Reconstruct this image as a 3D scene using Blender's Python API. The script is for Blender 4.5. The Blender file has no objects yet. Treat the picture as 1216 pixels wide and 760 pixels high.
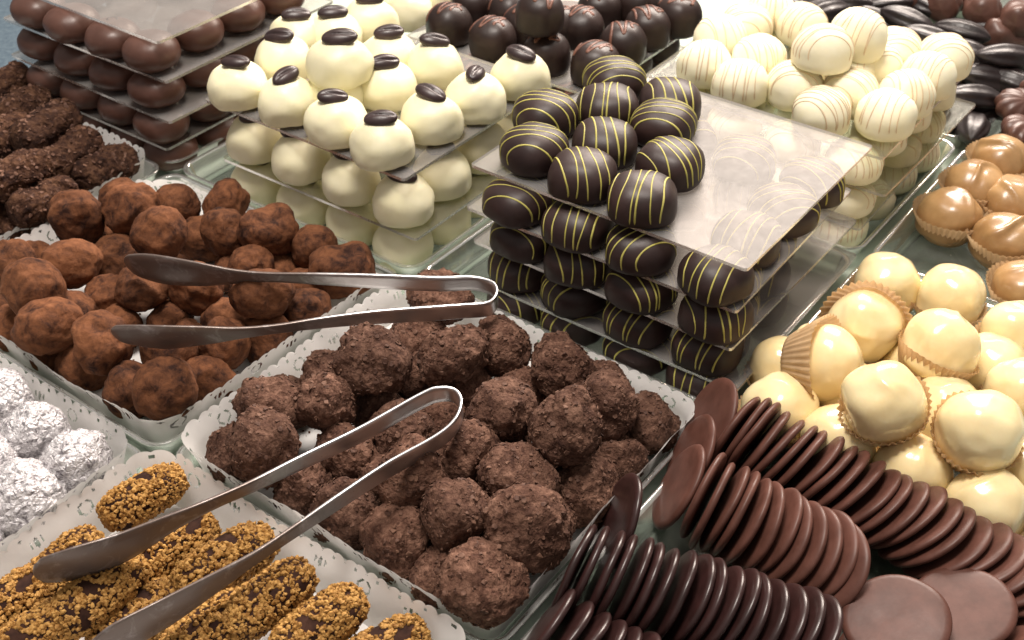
import bpy, math, random
from mathutils import Vector, Matrix, Euler, noise
random.seed(7)
R_ = math.radians; PI = math.pi; CM = 0.01
scene = bpy.context.scene; COL = scene.collection

# ------------------------------------------------------------------ camera model (used to read positions in cm off the photo)
F = 1489.0; PITCH = R_(37.3); CAMH = 45.0
cp, sp = math.cos(PITCH), math.sin(PITCH)
def at(px, py, z=0.0):
    x = (px-608)/F; y = (380-py)/F
    r = Vector((x, cp+y*sp, -sp+y*cp)); t = (z-CAMH)/r.z
    return Vector((r.x*t, r.y*t, z))
GA = R_(36.35)
AX = Vector((math.sin(GA), math.cos(GA), 0)); BX = Vector((math.cos(GA), -math.sin(GA), 0))
GROT = -GA + PI/2          # local x axis of a tray = AX
def ab(a, b, z=0.0): return AX*a + BX*b + Vector((0, 0, z))

# ------------------------------------------------------------------ material helpers
def new_mat(name):
    m = bpy.data.materials.new(name); m.use_nodes = True
    nt = m.node_tree; nt.nodes.clear()
    return m, nt, nt.nodes, nt.links
def coords(nt, rnd=True):
    n, l = nt.nodes, nt.links
    tc = n.new('ShaderNodeTexCoord')
    if not rnd: return tc.outputs['Object']
    oi = n.new('ShaderNodeObjectInfo'); mul = n.new('ShaderNodeMath'); mul.operation = 'MULTIPLY'; mul.inputs[1].default_value = 3.0
    l.new(oi.outputs['Random'], mul.inputs[0])
    ad = n.new('ShaderNodeVectorMath'); ad.operation = 'ADD'
    l.new(tc.outputs['Object'], ad.inputs[0]); l.new(mul.outputs[0], ad.inputs[1])
    return ad.outputs[0]
def tex_noise(nt, vec, scale_cm, detail=4, rough=.6, dist=0.0):
    t = nt.nodes.new('ShaderNodeTexNoise'); t.inputs['Scale'].default_value = scale_cm*100
    t.inputs['Detail'].default_value = detail; t.inputs['Roughness'].default_value = rough; t.inputs['Distortion'].default_value = dist
    nt.links.new(vec, t.inputs['Vector']); return t.outputs['Fac']
def ramp(nt, fac, stops):
    r = nt.nodes.new('ShaderNodeValToRGB'); e = r.color_ramp.elements
    while len(e) < len(stops): e.new(.5)
    for i, (p, c) in enumerate(stops):
        e[i].position = p; e[i].color = (*c, 1) if len(c) == 3 else c
    nt.links.new(fac, r.inputs['Fac']); return r.outputs['Color']
def vary(nt, col, lo, hi):
    """each piece a little lighter or darker than its neighbours"""
    n, l = nt.nodes, nt.links; oi = n.new('ShaderNodeObjectInfo'); mr = n.new('ShaderNodeMapRange')
    mr.inputs['To Min'].default_value = lo; mr.inputs['To Max'].default_value = hi; l.new(oi.outputs['Random'], mr.inputs['Value'])
    hs = n.new('ShaderNodeHueSaturation'); l.new(mr.outputs[0], hs.inputs['Value']); l.new(col, hs.inputs['Color']); return hs.outputs['Color']
def bump(nt, h, dist_cm, strength=1.0, nrm=None):
    b = nt.nodes.new('ShaderNodeBump'); b.inputs['Strength'].default_value = strength
    b.inputs['Distance'].default_value = dist_cm*CM
    nt.links.new(h, b.inputs['Height'])
    if nrm: nt.links.new(nrm, b.inputs['Normal'])
    return b.outputs['Normal']
def principled(nt, rough=.5, spec=.5, metal=0.0):
    p = nt.nodes.new('ShaderNodeBsdfPrincipled')
    p.inputs['Roughness'].default_value = rough; p.inputs['Specular IOR Level'].default_value = spec; p.inputs['Metallic'].default_value = metal
    return p
def output(nt, sh):
    o = nt.nodes.new('ShaderNodeOutputMaterial'); nt.links.new(sh, o.inputs['Surface'])
def choc(name, c0, c1, rough, spec=.5, nscale=.8, bumpd=.01, bscale=3.0, sss=None, lo=.35, hi=.65, coat=0.0, roughvar=0.0, var=.10):
    m, nt, n, l = new_mat(name); v = coords(nt)
    p = principled(nt, rough, spec)
    f = tex_noise(nt, v, nscale, 4)
    l.new(vary(nt, ramp(nt, f, [(lo, c0), (hi, c1)]), 1-var, 1+var*.6), p.inputs['Base Color'])
    if bumpd: l.new(bump(nt, tex_noise(nt, v, bscale, 3), bumpd), p.inputs['Normal'])
    if roughvar:
        mr = n.new('ShaderNodeMapRange'); mr.inputs['To Min'].default_value = rough-roughvar; mr.inputs['To Max'].default_value = rough+roughvar
        l.new(tex_noise(nt, v, 1.7, 5), mr.inputs['Value']); l.new(mr.outputs[0], p.inputs['Roughness'])
    if sss:
        p.inputs['Subsurface Weight'].default_value = sss[0]; p.inputs['Subsurface Radius'].default_value = sss[1]; p.inputs['Subsurface Scale'].default_value = .004
    if coat: p.inputs['Coat Weight'].default_value = coat; p.inputs['Coat Roughness'].default_value = .15
    output(nt, p.outputs[0]); return m

M = {}
M['dark'] = choc('dark_chocolate', (.022,.011,.010), (.036,.018,.016), .48, .4, .6, .006, 4, roughvar=.08)
M['darkmatte'] = choc('dark_chocolate_matte', (.020,.011,.009), (.034,.019,.016), .42, .4, .6, .008, 3, roughvar=.08)
M['milk'] = choc('milk_chocolate', (.085,.038,.027), (.115,.053,.038), .40, .45, .5, .01, 2.2, roughvar=.08)
M['disc_milk'] = choc('milk_chocolate_disc', (.085,.034,.024), (.125,.052,.038), .44, .32, .9, .006, 3, roughvar=.10)
M['disc_dark'] = choc('dark_chocolate_disc', (.022,.009,.008), (.036,.014,.013), .33, .55, .9, .006, 3, roughvar=.08)
M['white'] = choc('white_chocolate', (.83,.78,.52), (.87,.82,.58), .42, .4, .7, .008, 1.6, sss=(.12, (1,.8,.4)), roughvar=.06)
M['white_pale'] = choc('pale_white_chocolate', (.88,.82,.58), (.92,.87,.66), .5, .35, .7, .01, 2.0, sss=(.12, (1,.8,.4)))
M['cream'] = choc('cream_chocolate', (.87,.69,.36), (.91,.77,.45), .20, .6, .45, .015, .9, sss=(.14, (1,.7,.3)), coat=.5, var=.05)
M['caramel'] = choc('caramel_chocolate', (.34,.19,.075), (.44,.27,.12), .33, .5, .5, .02, .9, coat=.3)
M['yellow'] = choc('yellow_icing', (.42,.38,.08), (.52,.47,.13), .45, .4, 1, 0)
M['swirl'] = choc('milk_icing', (.15,.065,.042), (.20,.085,.058), .42, .4, 1, 0)
M['pinkish'] = choc('blush_icing', (.72,.55,.36), (.78,.62,.42), .5, .4, 1, 0)
M['bean'] = choc('coffee_bean_chocolate', (.026,.014,.014), (.045,.026,.025), .38, .5, 1.2, .01, 4, roughvar=.1)
M['pod'] = choc('black_pod_chocolate', (.012,.008,.008), (.024,.016,.016), .38, .5, 1.2, .03, 2.5, roughvar=.12)
M['nutbits'] = choc('nut_crumbs', (.22,.10,.022), (.54,.31,.095), .65, .2, 4.5, 0, lo=.38, hi=.62)
M['nutcore'] = choc('nut_log_core', (.025,.011,.008), (.05,.022,.014), .85, .15, 2, .03, 4)

def rough_choc(name, stops, nscale, b1, s1, b2, s2, rough=.85):
    m, nt, n, l = new_mat(name); v = coords(nt); p = principled(nt, rough, .2)
    f1 = tex_noise(nt, v, nscale, 7, .72, .5); f2 = tex_noise(nt, v, nscale*.35, 2, .5)
    ma = n.new('ShaderNodeMath'); ma.operation = 'MULTIPLY_ADD'; ma.inputs[1].default_value = .45; l.new(f2, ma.inputs[0])
    sb = n.new('ShaderNodeMath'); sb.operation = 'SUBTRACT'; sb.inputs[1].default_value = .225; l.new(f1, sb.inputs[0]); l.new(sb.outputs[0], ma.inputs[2])
    l.new(vary(nt, ramp(nt, ma.outputs[0], stops), .78, 1.15), p.inputs['Base Color'])
    vor = n.new('ShaderNodeTexVoronoi'); vor.inputs['Scale'].default_value = s1*100; vor.feature = 'F1'
    nz = n.new('ShaderNodeTexNoise'); nz.inputs['Scale'].default_value = s1*60; l.new(v, nz.inputs['Vector'])
    mx = n.new('ShaderNodeVectorMath'); mx.operation = 'MULTIPLY_ADD'; mx.inputs[1].default_value = (.004,)*3
    l.new(nz.outputs['Color'], mx.inputs[0]); l.new(v, mx.inputs[2]); l.new(mx.outputs[0], vor.inputs['Vector'])
    nb = bump(nt, vor.outputs['Distance'], b1, 1.0)
    nb = bump(nt, tex_noise(nt, v, s2, 6, .7), b2, 1.0, nb)
    l.new(nb, p.inputs['Normal']); output(nt, p.outputs[0]); return m
M['flaky'] = rough_choc('flaked_chocolate', [(.28, (.045,.019,.013)), (.43, (.100,.047,.031)), (.56, (.165,.085,.057)), (.72, (.29,.16,.11))], 2.6, .09, 4.5, .10, 7)
M['roll'] = rough_choc('shaved_chocolate_roll', [(.32, (.018,.007,.005)), (.48, (.050,.021,.012)), (.64, (.12,.058,.032))], 2.2, .10, 3.4, .10, 6)
M['chip'] = choc('broken_chocolate_flakes', (.075,.034,.022), (.20,.105,.068), .7, .3, 1.5, 0, lo=.4, hi=.66)
M['cocoa'] = rough_choc('cocoa_powder_dusting', [(.32, (.030,.012,.008)), (.43, (.095,.037,.018)), (.58, (.175,.068,.030)), (.8, (.25,.105,.048))], 1.3, .035, 3.2, .04, 10)
def foil():
    m, nt, n, l = new_mat('crinkled_silver_wrap'); v = coords(nt); p = principled(nt, .48, .5, .3)
    f = tex_noise(nt, v, 3.0, 6, .7, 1.2)
    l.new(ramp(nt, f, [(.38, (.24,.22,.24)), (.47, (.52,.50,.51)), (.58, (.76,.74,.75))]), p.inputs['Base Color'])
    vr = n.new('ShaderNodeTexVoronoi'); vr.feature = 'DISTANCE_TO_EDGE'; vr.inputs['Scale'].default_value = 210
    nz = n.new('ShaderNodeTexNoise'); nz.inputs['Scale'].default_value = 180; l.new(v, nz.inputs['Vector'])
    ma = n.new('ShaderNodeVectorMath'); ma.operation = 'MULTIPLY_ADD'; ma.inputs[1].default_value = (.008,)*3
    l.new(nz.outputs['Color'], ma.inputs[0]); l.new(v, ma.inputs[2]); l.new(ma.outputs[0], vr.inputs['Vector'])
    nb = bump(nt, vr.outputs['Distance'], .22, 1.0); nb = bump(nt, tex_noise(nt, v, 4, 3, .6, 1.5), .05, 1.0, nb)
    l.new(nb, p.inputs['Normal']); output(nt, p.outputs[0]); return m
M['sugar'] = foil()

def acrylic(name, tint, body, f0, f1, rough, nscale=.35, ior=1.5, gk=.6):
    m, nt, n, l = new_mat(name); v = coords(nt)
    t = n.new('ShaderNodeBsdfTransparent'); t.inputs['Color'].default_value = (*tint, 1)
    p = principled(nt, rough, .6); p.inputs['Base Color'].default_value = (*body, 1)
    mr = n.new('ShaderNodeMapRange'); mr.inputs['From Min'].default_value = .35; mr.inputs['From Max'].default_value = .7
    mr.inputs['To Min'].default_value = f0; mr.inputs['To Max'].default_value = f1
    l.new(tex_noise(nt, v, nscale, 5, .6, 2.2), mr.inputs['Value'])
    p.inputs['Specular IOR Level'].default_value = .1; p.inputs['Roughness'].default_value = .7
    mx = n.new('ShaderNodeMixShader'); l.new(mr.outputs[0], mx.inputs[0]); l.new(t.outputs[0], mx.inputs[1]); l.new(p.outputs[0], mx.inputs[2])
    fr = n.new('ShaderNodeFresnel'); fr.inputs['IOR'].default_value = ior
    gl = n.new('ShaderNodeBsdfGlossy'); gl.inputs['Color'].default_value = (1, 1, 1, 1)
    mr2 = n.new('ShaderNodeMapRange'); mr2.inputs['From Min'].default_value = .3; mr2.inputs['From Max'].default_value = .7
    mr2.inputs['To Min'].default_value = rough*.85; mr2.inputs['To Max'].default_value = rough*1.2
    l.new(tex_noise(nt, v, .6, 5, .65, 2.5), mr2.inputs['Value']); l.new(mr2.outputs[0], gl.inputs['Roughness'])
    m2 = n.new('ShaderNodeMixShader'); fm = n.new('ShaderNodeMath'); fm.operation = 'MULTIPLY'; fm.inputs[1].default_value = gk; l.new(fr.outputs[0], fm.inputs[0]); l.new(fm.outputs[0], m2.inputs[0]); l.new(mx.outputs[0], m2.inputs[1]); l.new(gl.outputs[0], m2.inputs[2])
    output(nt, m2.outputs[0]); return m
M['plate'] = acrylic('smudged_acrylic_sheet', (.91,.89,.87), (.56,.55,.54), .13, .17, .45, ior=1.5, gk=.065)
M['plate_clear'] = acrylic('clear_acrylic_sheet', (.92,.93,.88), (.50,.47,.42), .03, .09, .2, ior=1.5, gk=.15)
M['plate_edge'] = acrylic('acrylic_sheet_edge', (.8,.8,.76), (.62,.59,.56), .35, .55, .25)
M['tray'] = acrylic('clear_acrylic_tray', (.90,.93,.90), (.70,.74,.70), .12, .24, .14)
M['tray_rim'] = acrylic('acrylic_tray_rim', (.88,.9,.88), (.62,.62,.60), .16, .34, .12)

def simple(name, c0, c1, rough, spec=.4, nscale=.3, bd=.0, bs=4, metal=0.0, lo=.35, hi=.65, trans=0):
    m, nt, n, l = new_mat(name); v = coords(nt, False); p = principled(nt, rough, spec, metal)
    l.new(ramp(nt, tex_noise(nt, v, nscale, 6), [(lo, c0), (hi, c1)]), p.inputs['Base Color'])
    if bd: l.new(bump(nt, tex_noise(nt, v, bs, 5), bd), p.inputs['Normal'])
    sh = p.outputs[0]
    if trans:
        tr = n.new('ShaderNodeBsdfTranslucent'); l.new(p.inputs['Base Color'].links[0].from_socket, tr.inputs['Color'])
        mx = n.new('ShaderNodeMixShader'); mx.inputs[0].default_value = trans; l.new(sh, mx.inputs[1]); l.new(tr.outputs[0], mx.inputs[2]); sh = mx.outputs[0]
    output(nt, sh); return m
M['shelf'] = simple('pale_green_shelf', (.46,.53,.46), (.52,.60,.52), .3, .5, .08, .01, 1)
M['cloth'] = simple('grey_blue_cloth', (.07,.10,.13), (.11,.15,.18), .9, .1, 2.5, .04, 6)
M['doily'] = simple('white_lace_paper', (.86,.84,.82), (.90,.88,.86), .75, .2, .5, .012, 3, trans=.30)
M['cup'] = simple('brown_paper_cup', (.58,.40,.22), (.72,.53,.32), .75, .2, .8, .012, 4, trans=.35)
M['crumb'] = simple('chocolate_crumbs', (.05,.02,.012), (.12,.05,.03), .9, .2, 5)
M['steel0'] = simple('plain_steel', (.52,.49,.47), (.66,.63,.60), .30, .5, .9, .004, 3, metal=1.0)
def steel(name):
    m, nt, n, l = new_mat(name); v = coords(nt, False); p = principled(nt, .28, .5, 1.0)
    ln = n.new('ShaderNodeVectorMath'); ln.operation = 'LENGTH'; l.new(v, ln.inputs[0])
    mr = n.new('ShaderNodeMapRange'); mr.inputs['From Min'].default_value = .060; mr.inputs['From Max'].default_value = .105; l.new(ln.outputs['Value'], mr.inputs['Value'])
    nz = tex_noise(nt, v, .9, 6, .7, .8)
    m1 = n.new('ShaderNodeMath'); m1.operation = 'MULTIPLY_ADD'; m1.inputs[1].default_value = 1.6; m1.inputs[2].default_value = -.75; l.new(nz, m1.inputs[0])
    m2 = n.new('ShaderNodeMath'); m2.operation = 'ADD'; m2.use_clamp = True; l.new(mr.outputs[0], m2.inputs[0]); l.new(m1.outputs[0], m2.inputs[1])
    m3 = n.new('ShaderNodeMath'); m3.operation = 'MULTIPLY'; l.new(m2.outputs[0], m3.inputs[0]); l.new(mr.outputs[0], m3.inputs[1])
    mx = n.new('ShaderNodeMix'); mx.data_type = 'RGBA'; mx.inputs['A'].default_value = (.72,.72,.73,1); mx.inputs['B'].default_value = (.15,.115,.10,1); l.new(m3.outputs[0], mx.inputs['Factor'])
    l.new(mx.outputs['Result'], p.inputs['Base Color'])
    mt = n.new('ShaderNodeMapRange'); mt.inputs['To Min'].default_value = 1; mt.inputs['To Max'].default_value = .35; l.new(m3.outputs[0], mt.inputs['Value']); l.new(mt.outputs[0], p.inputs['Metallic'])
    mp = n.new('ShaderNodeMapping'); mp.inputs['Scale'].default_value = (1, 1, 14); l.new(v, mp.inputs['Vector'])   # brushed along the strip
    sc = tex_noise(nt, mp.outputs[0], 2.0, 5, .7)
    mr3 = n.new('ShaderNodeMapRange'); mr3.inputs['To Min'].default_value = .18; mr3.inputs['To Max'].default_value = .46; l.new(sc, mr3.inputs['Value']); l.new(mr3.outputs[0], p.inputs['Roughness'])
    l.new(bump(nt, sc, .004), p.inputs['Normal']); output(nt, p.outputs[0]); return m
M['steel'] = M['steel_dusty'] = steel('brushed_steel')

# ------------------------------------------------------------------ mesh / object helpers (all lengths in cm, written as metres)
def mesh(name, verts, faces, mat, smooth=True, mats=None, fmi=None):
    me = bpy.data.meshes.new(name)
    me.from_pydata([(v[0]*CM, v[1]*CM, v[2]*CM) for v in verts], [], faces)
    for m in (mats or [mat]): me.materials.append(m)
    if fmi: me.polygons.foreach_set('material_index', fmi)
    me.polygons.foreach_set('use_smooth', [smooth]*len(me.polygons)); me.update()
    return me
def link(name, me, parent=None):
    o = bpy.data.objects.new(name, me); COL.objects.link(o)
    if parent: o.parent = parent
    return o
def place(o, loc, rot=(0, 0, 0), s=1.0):
    o.location = Vector(loc)*CM; o.rotation_euler = rot
    o.scale = (s, s, s) if isinstance(s, (int, float)) else s
def tag(o, label=None, cat=None, group=None, kind=None):
    if label and not 4 <= len(label.replace('-', ' ').split()) <= 16: print('LABEL', label)
    if label: o['label'] = label
    if cat: o['category'] = cat
    if group: o['group'] = group
    if kind: o['kind'] = kind
    return o
def thing(name, loc, rot=(0, 0, 0), s=1.0):
    o = bpy.data.objects.new(name, None); COL.objects.link(o); o.empty_display_size = .01
    place(o, loc, rot, s); return o
ORD = ['', 'first','second','third','fourth','fifth','sixth','seventh','eighth','ninth','tenth','eleventh','twelfth','thirteenth','fourteenth','fifteenth','sixteenth','seventeenth','eighteenth','nineteenth','twentieth','twenty-first','twenty-second','twenty-third','twenty-fourth','twenty-fifth','twenty-sixth']

def grid_faces(nu, nv, wrapu=True):
    f = []
    for j in range(nv-1):
        for i in range(nu if wrapu else nu-1):
            a = j*nu+i; b = j*nu+(i+1) % nu
            f.append((a, b, b+nu, a+nu))
    return f
# superellipsoid radius along a unit direction
def sup(d, R, up, dn, n=2.4, nx=2.4):
    rx = (abs(d[0])**nx + abs(d[1])**nx)**(1/nx)/R
    rz = abs(d[2])/(up if d[2] > 0 else dn)
    nn = n if d[2] > 0 else n*(2.6 if n > 2.05 else 1.25)
    return 1.0/((rx**nn + rz**nn)**(1/nn))
def dome_pt(d, R, up, dn, n, nx, seed, amp):
    r = sup(d, R, up, dn, n, nx)
    r *= 1 + amp*noise.noise(Vector(d)*1.3+Vector((seed*7.1, seed*3.3, 0))) + amp*.35*noise.noise(Vector(d)*3.3+Vector((0, seed*5.7, 2)))
    foot = 0
    if d[2] < -.45: foot = 0
    return Vector(d)*(r+foot)
def dome_mesh(name, R, up, dn, n, nx, seed, amp, mat, foot=.06, nu=44, nv=26):
    vs = []
    for j in range(nv):
        th = -PI/2 + PI*j/(nv-1)
        for i in range(nu):
            ph = 2*PI*i/nu
            d = (math.cos(th)*math.cos(ph), math.cos(th)*math.sin(ph), math.sin(th))
            p = dome_pt(d, R, up, dn, n, nx, seed, amp)
            # little irregular chocolate foot near the base
            k = max(0, 1-abs(p.z+dn*.93)/.16)
            if k > 0:
                q = Vector((p.x, p.y, 0));
                if q.length > .3:
                    q.normalize(); w = foot*k*(1+1.2*noise.noise(Vector((q.x*2.2, q.y*2.2, seed*9))))
                    p += q*w
            p.z += dn
            vs.append(p)
    return mesh(name, vs, grid_faces(nu, nv), mat)
def tube(path, w, h, nrm_from=None, closed=False, seg=6):
    """flattened tube along path; nrm_from: function p -> outward normal"""
    vs, fs = [], []
    n = len(path)
    for i, p in enumerate(path):
        t = (path[min(i+1, n-1)]-path[max(i-1, 0)]); t.normalize()
        N = nrm_from(p) if nrm_from else Vector((0, 0, 1))
        B = t.cross(N); B.normalize(); N = B.cross(t)
        k = 1.0+.28*noise.noise(p*1.7)+.15*noise.noise(p*5)
        if not closed and (i == 0 or i == n-1): k = .35
        for s in range(seg):
            a = 2*PI*s/seg
            vs.append(p + B*(math.cos(a)*w*k) + N*(math.sin(a)*h*k))
    fs = [(j*seg+s, j*seg+(s+1) % seg, (j+1)*seg+(s+1) % seg, (j+1)*seg+s) for j in range(n-1) for s in range(seg)]
    return vs, fs
def join(parts):
    V, Fc = [], []
    for v, f in parts:
        o = len(V); V += v; Fc += [tuple(i+o for i in q) for q in f]
    return V, Fc
def stripes_mesh(name, prm, seed, ang, count, w, h, mat, wob=.05):
    R, up, dn, n, nx, sd, amp = prm; rnd = random.Random(seed)
    parts = []
    c = -.84
    cs = [c + 1.6*(i+.5)/count + rnd.uniform(-.05, .05) for i in range(count)]
    ca, sa = math.cos(ang), math.sin(ang)
    for c0 in cs:
        path = []; ph = rnd.uniform(0, 6); slope = rnd.uniform(-.06, .06)
        for k in range(34):
            t = -1.75+3.5*k/33
            c = c0 + wob*math.sin(t*1.3+ph) + slope*t
            c = max(-.93, min(.93, c)); s = math.sqrt(1-c*c)
            d = (c*ca - s*math.sin(t)*sa, c*sa + s*math.sin(t)*ca, s*math.cos(t))
            p = dome_pt(d, R, up, dn, n, nx, sd, amp); p.z += dn
            if p.z > .12: path.append(p)
        if len(path) < 5: continue
        # keep the lines slightly sunk in the surface
        ctr = Vector((0, 0, dn*.6))
        parts.append(tube(path, w*rnd.uniform(.8, 1.25), h, lambda q: (q-ctr).normalized()))
    v, f = join(parts); return mesh(name, v, f, mat)
def swirl_mesh(name, prm, seed, mat):
    R, up, dn, n, nx, sd, amp = prm; rnd = random.Random(seed); path = []
    zig = 4; ang = rnd.uniform(-.4, .4)
    ph = rnd.uniform(0, 6)
    for k in range(90):
        u = k/89
        x = -.66+1.15*u; y = .72*math.sin(u*zig*PI+ph)*(1-.25*u)
        if u > .85: a = (u-.85)/.15*PI*1.3; x = .36+.16*math.cos(a)+.1; y = y*.3+.2*math.sin(a)
        xx, yy = x*math.cos(ang)-y*math.sin(ang), x*math.sin(ang)+y*math.cos(ang)
        zz = math.sqrt(max(.05, 1-xx*xx-yy*yy)); d = Vector((xx, yy, zz)).normalized()
        p = dome_pt(d, R, up, dn, n, nx, sd, amp); p.z += dn; path.append(p)
    v, f = tube(path, .11, .05, lambda q: (q-Vector((0, 0, dn*.6))).normalized()); return mesh(name, v, f, mat)

import bmesh
_ico = {}
def ico(sub):
    if sub not in _ico:
        bm = bmesh.new(); bmesh.ops.create_icosphere(bm, subdivisions=sub, radius=1)
        bm.verts.ensure_lookup_table()
        _ico[sub] = ([v.co.copy() for v in bm.verts], [tuple(v.index for v in f.verts) for f in bm.faces]); bm.free()
    return _ico[sub]
def flaky_pt(p, seed, chip, k):
    """raised chips: each voronoi cell lifted by its own amount and tilted"""
    q = p*k + Vector((seed*13.7, seed*5.1, seed*2.3)) + .35*noise.noise_vector(p*k*1.3+Vector((seed, 0, 0)))
    dist, pts = noise.voronoi(q)
    c = pts[0]; h = noise.cell(c*91.7+Vector((3.1, 7.7, 1.3)))
    tilt = (q-c).dot(noise.noise_vector(c*11.3))
    edge = min(1, (dist[1]-dist[0])*5)
    return chip*((h*.9)+tilt*1.5+edge*.35)
def rough_ball(name, seed, size, lump, chip, k, mat, sub=5, n=2.0, fine=.0, fac=None):
    vs, fs = ico(sub); out = []
    sx, sy, sz = size
    for v in vs:
        e = (abs(v.x)**n+abs(v.y)**n+abs(v.z)**n)**(-1/n)
        d = v*e
        r = 1 + lump*noise.noise(v*1.1+Vector((seed*4.7, 0, seed))) + lump*.5*noise.noise(v*2.4+Vector((0, seed*3.1, 0)))
        if fac: r *= facets(v, seed, *fac)
        p = Vector((d.x*sx, d.y*sy, d.z*sz))*r
        if chip: p += v*flaky_pt(p, seed, chip, k)
        if fine: p += v*fine*noise.fractal(p*3.0+Vector((seed, seed, 0)), 1.0, 2.0, 3)
        out.append(p)
    return mesh(name, out, fs, mat)
def facets(v, seed, n=9, lo=.80, hi=.97):
    rn = random.Random(seed*17+3); m = 9
    for _ in range(n):
        a, z = rn.uniform(0, 6.283), rn.uniform(-1, 1); q = math.sqrt(1-z*z); d = v.x*q*math.cos(a)+v.y*q*math.sin(a)+v.z*z; k = rn.uniform(lo, hi)
        if d > .05: m = min(m, k/d)
    return 1-(max(0, 1-m))*.85 if m < 1 else 1
EXPO = [7]
def roll_mesh(name, seed, L, r, chip, k, mat, lump=.08, nu=84, nv=96):
    vs = []
    for j in range(nv):
        u = -1+2*j/(nv-1)
        e = max(0.0, 1-abs(u)**EXPO[0])**.42
        for i in range(nu):
            a = 2*PI*i/nu
            rr = r*e
            p = Vector((u*L/2, rr*math.cos(a), rr*math.sin(a)))
            nrm = Vector((u**7*.8, math.cos(a), math.sin(a))).normalized()
            p += nrm*(lump*noise.noise(p*.9+Vector((seed*3, 0, 0)))*r)*min(1, e*3)
            if chip: p += nrm*flaky_pt(Vector((p.x*.6, p.y, p.z)), seed, chip, k)*min(1, e*2)
            vs.append(p)
    return mesh(name, vs, grid_faces(nu, nv), mat)

# ------------------------------------------------------------------ prototypes (meshes)
DARKP = (1.84, 1.75, .82, 2.5, 2.6)
dark_vars = []
for i in range(7):
    prm = DARKP+(i+1, .035)
    dark_vars.append((dome_mesh('dark_dome', *prm, M['dark'], foot=.07), stripes_mesh('yellow_stripes', prm, i, R_([10, -35, 75, 40, -10, 100, 25][i]), [5, 6, 6, 5, 6, 6, 5][i], .047, .03, M['yellow'])))
STRP = (1.78, 1.6, 1.1, 2.1, 2.1)
str_vars = []
for i in range(6):
    prm = STRP+(i+21, .05)
    str_vars.append((dome_mesh('pale_dome', *prm, M['white_pale'], foot=.03), stripes_mesh('blush_stripes', prm, 50+i, R_([20, -30, 80, 45, 0, 60][i]), [7, 8, 7, 9, 6, 8][i], .04, .03, M['pinkish'])))
WHP = (1.84, 1.85, .98, 2.15, 2.1)
white_vars = [dome_mesh('white_dome', *(WHP+(i+40, .075)), M['white'], foot=.06) for i in range(6)]
CHP = (1.72, 1.6, 1.2, 2.3, 2.15)
cherry_vars = []
for i in range(4):
    prm = CHP+(i+60, .04)
    cherry_vars.append((dome_mesh('dark_dome', *prm, M['darkmatte'], foot=.12), swirl_mesh('milk_swirl', prm, i, M['swirl'])))
MLP = (1.80, 1.25, 1.2, 2.04, 2.1)
milk_vars = []
for i in range(5):
    prm = MLP+(i+80, .05)
    milk_vars.append((dome_mesh('milk_dome', *prm, M['milk'], foot=.08), None))
def curl_mesh(prm):
    R, up, dn, n, nx, sd, amp = prm; path = []
    for k in range(24):
        a = k/23*4.6; r = .16+.05*a
        d = Vector((r*math.cos(a), .25+r*math.sin(a)*.8, 1)).normalized()
        p = dome_pt(d, R, up, dn, n, nx, sd, amp); p.z += dn; path.append(p)
    v, f = tube(path, .07, .05); return mesh('dark_curl', v, f, M['dark'])
milk_vars = [(m, curl_mesh(MLP+(i+80, .05))) for i, (m, _) in enumerate(milk_vars)]
def bean_mesh():
    vs, fs = ico(4); out = []
    for v in vs:
        p = Vector((v.x*.74, v.y*.47, v.z*.34))
        if v.z > 0:
            g = math.exp(-((v.y+.08*math.sin(v.x*3))/.13)**2)*max(0, 1-abs(v.x)**4)
            p.z -= .13*g*v.z
        out.append(p)
    return mesh('coffee_bean', out, fs, M['bean'])
BEAN = bean_mesh()

# ------------------------------------------------------------------ the setting
def slab(name, c, hx, hy, z0, z1, rot, mat):
    vs = []
    for z in (z0, z1):
        for x, y in ((-hx, -hy), (hx, -hy), (hx, hy), (-hx, hy)): vs.append((x, y, z))
    fs = [(3,2,1,0), (4,5,6,7), (0,1,5,4), (1,2,6,5), (2,3,7,6), (3,0,4,7)]
    o = link(name, mesh(name, vs, fs, mat, False)); place(o, (c[0], c[1], 0), (0, 0, rot)); return o
def cloth_sheet():
    vs, n = [], 60
    for j in range(n):
        for i in range(n):
            x = -150+300*i/(n-1); y = -150+300*j/(n-1)
            vs.append((x, y, -1.2+.5*noise.noise(Vector((x*.05, y*.05, 1)))))
    o = link('counter_cloth', mesh('counter_cloth', vs, grid_faces(n, n, False), M['cloth'])); o['kind'] = 'structure'
    place(o, ab(60, -40, 0)); return o
cloth_sheet()
sh = slab('display_shelf', ab(55, -24, 0), 58, 60.5, -.6, 0, GROT, M['shelf']); sh['kind'] = 'structure'

# ------------------------------------------------------------------ trays: clear acrylic with flared walls and a rounded lip
def rrect(hx, hy, rc, step=1.2):
    """closed path of (x, y, nx, ny), centre path of a rounded rectangle"""
    pts = []
    def arc(cx, cy, a0):
        for k in range(7):
            a = a0+PI/2*k/6; pts.append((cx+rc*math.cos(a), cy+rc*math.sin(a), math.cos(a), math.sin(a)))
    def line(x0, y0, x1, y1, nx, ny):
        L = math.hypot(x1-x0, y1-y0); m = max(2, int(L/step))
        for k in range(1, m): pts.append((x0+(x1-x0)*k/m, y0+(y1-y0)*k/m, nx, ny))
    arc(hx-rc, hy-rc, 0); line(hx-rc, hy, -hx+rc, hy, 0, 1)
    arc(-hx+rc, hy-rc, PI/2); line(-hx, hy-rc, -hx, -hy+rc, -1, 0)
    arc(-hx+rc, -hy+rc, PI); line(-hx+rc, -hy, hx-rc, -hy, 0, -1)
    arc(hx-rc, -hy+rc, 1.5*PI); line(hx, -hy+rc, hx, hy-rc, 1, 0)
    return pts
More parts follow.
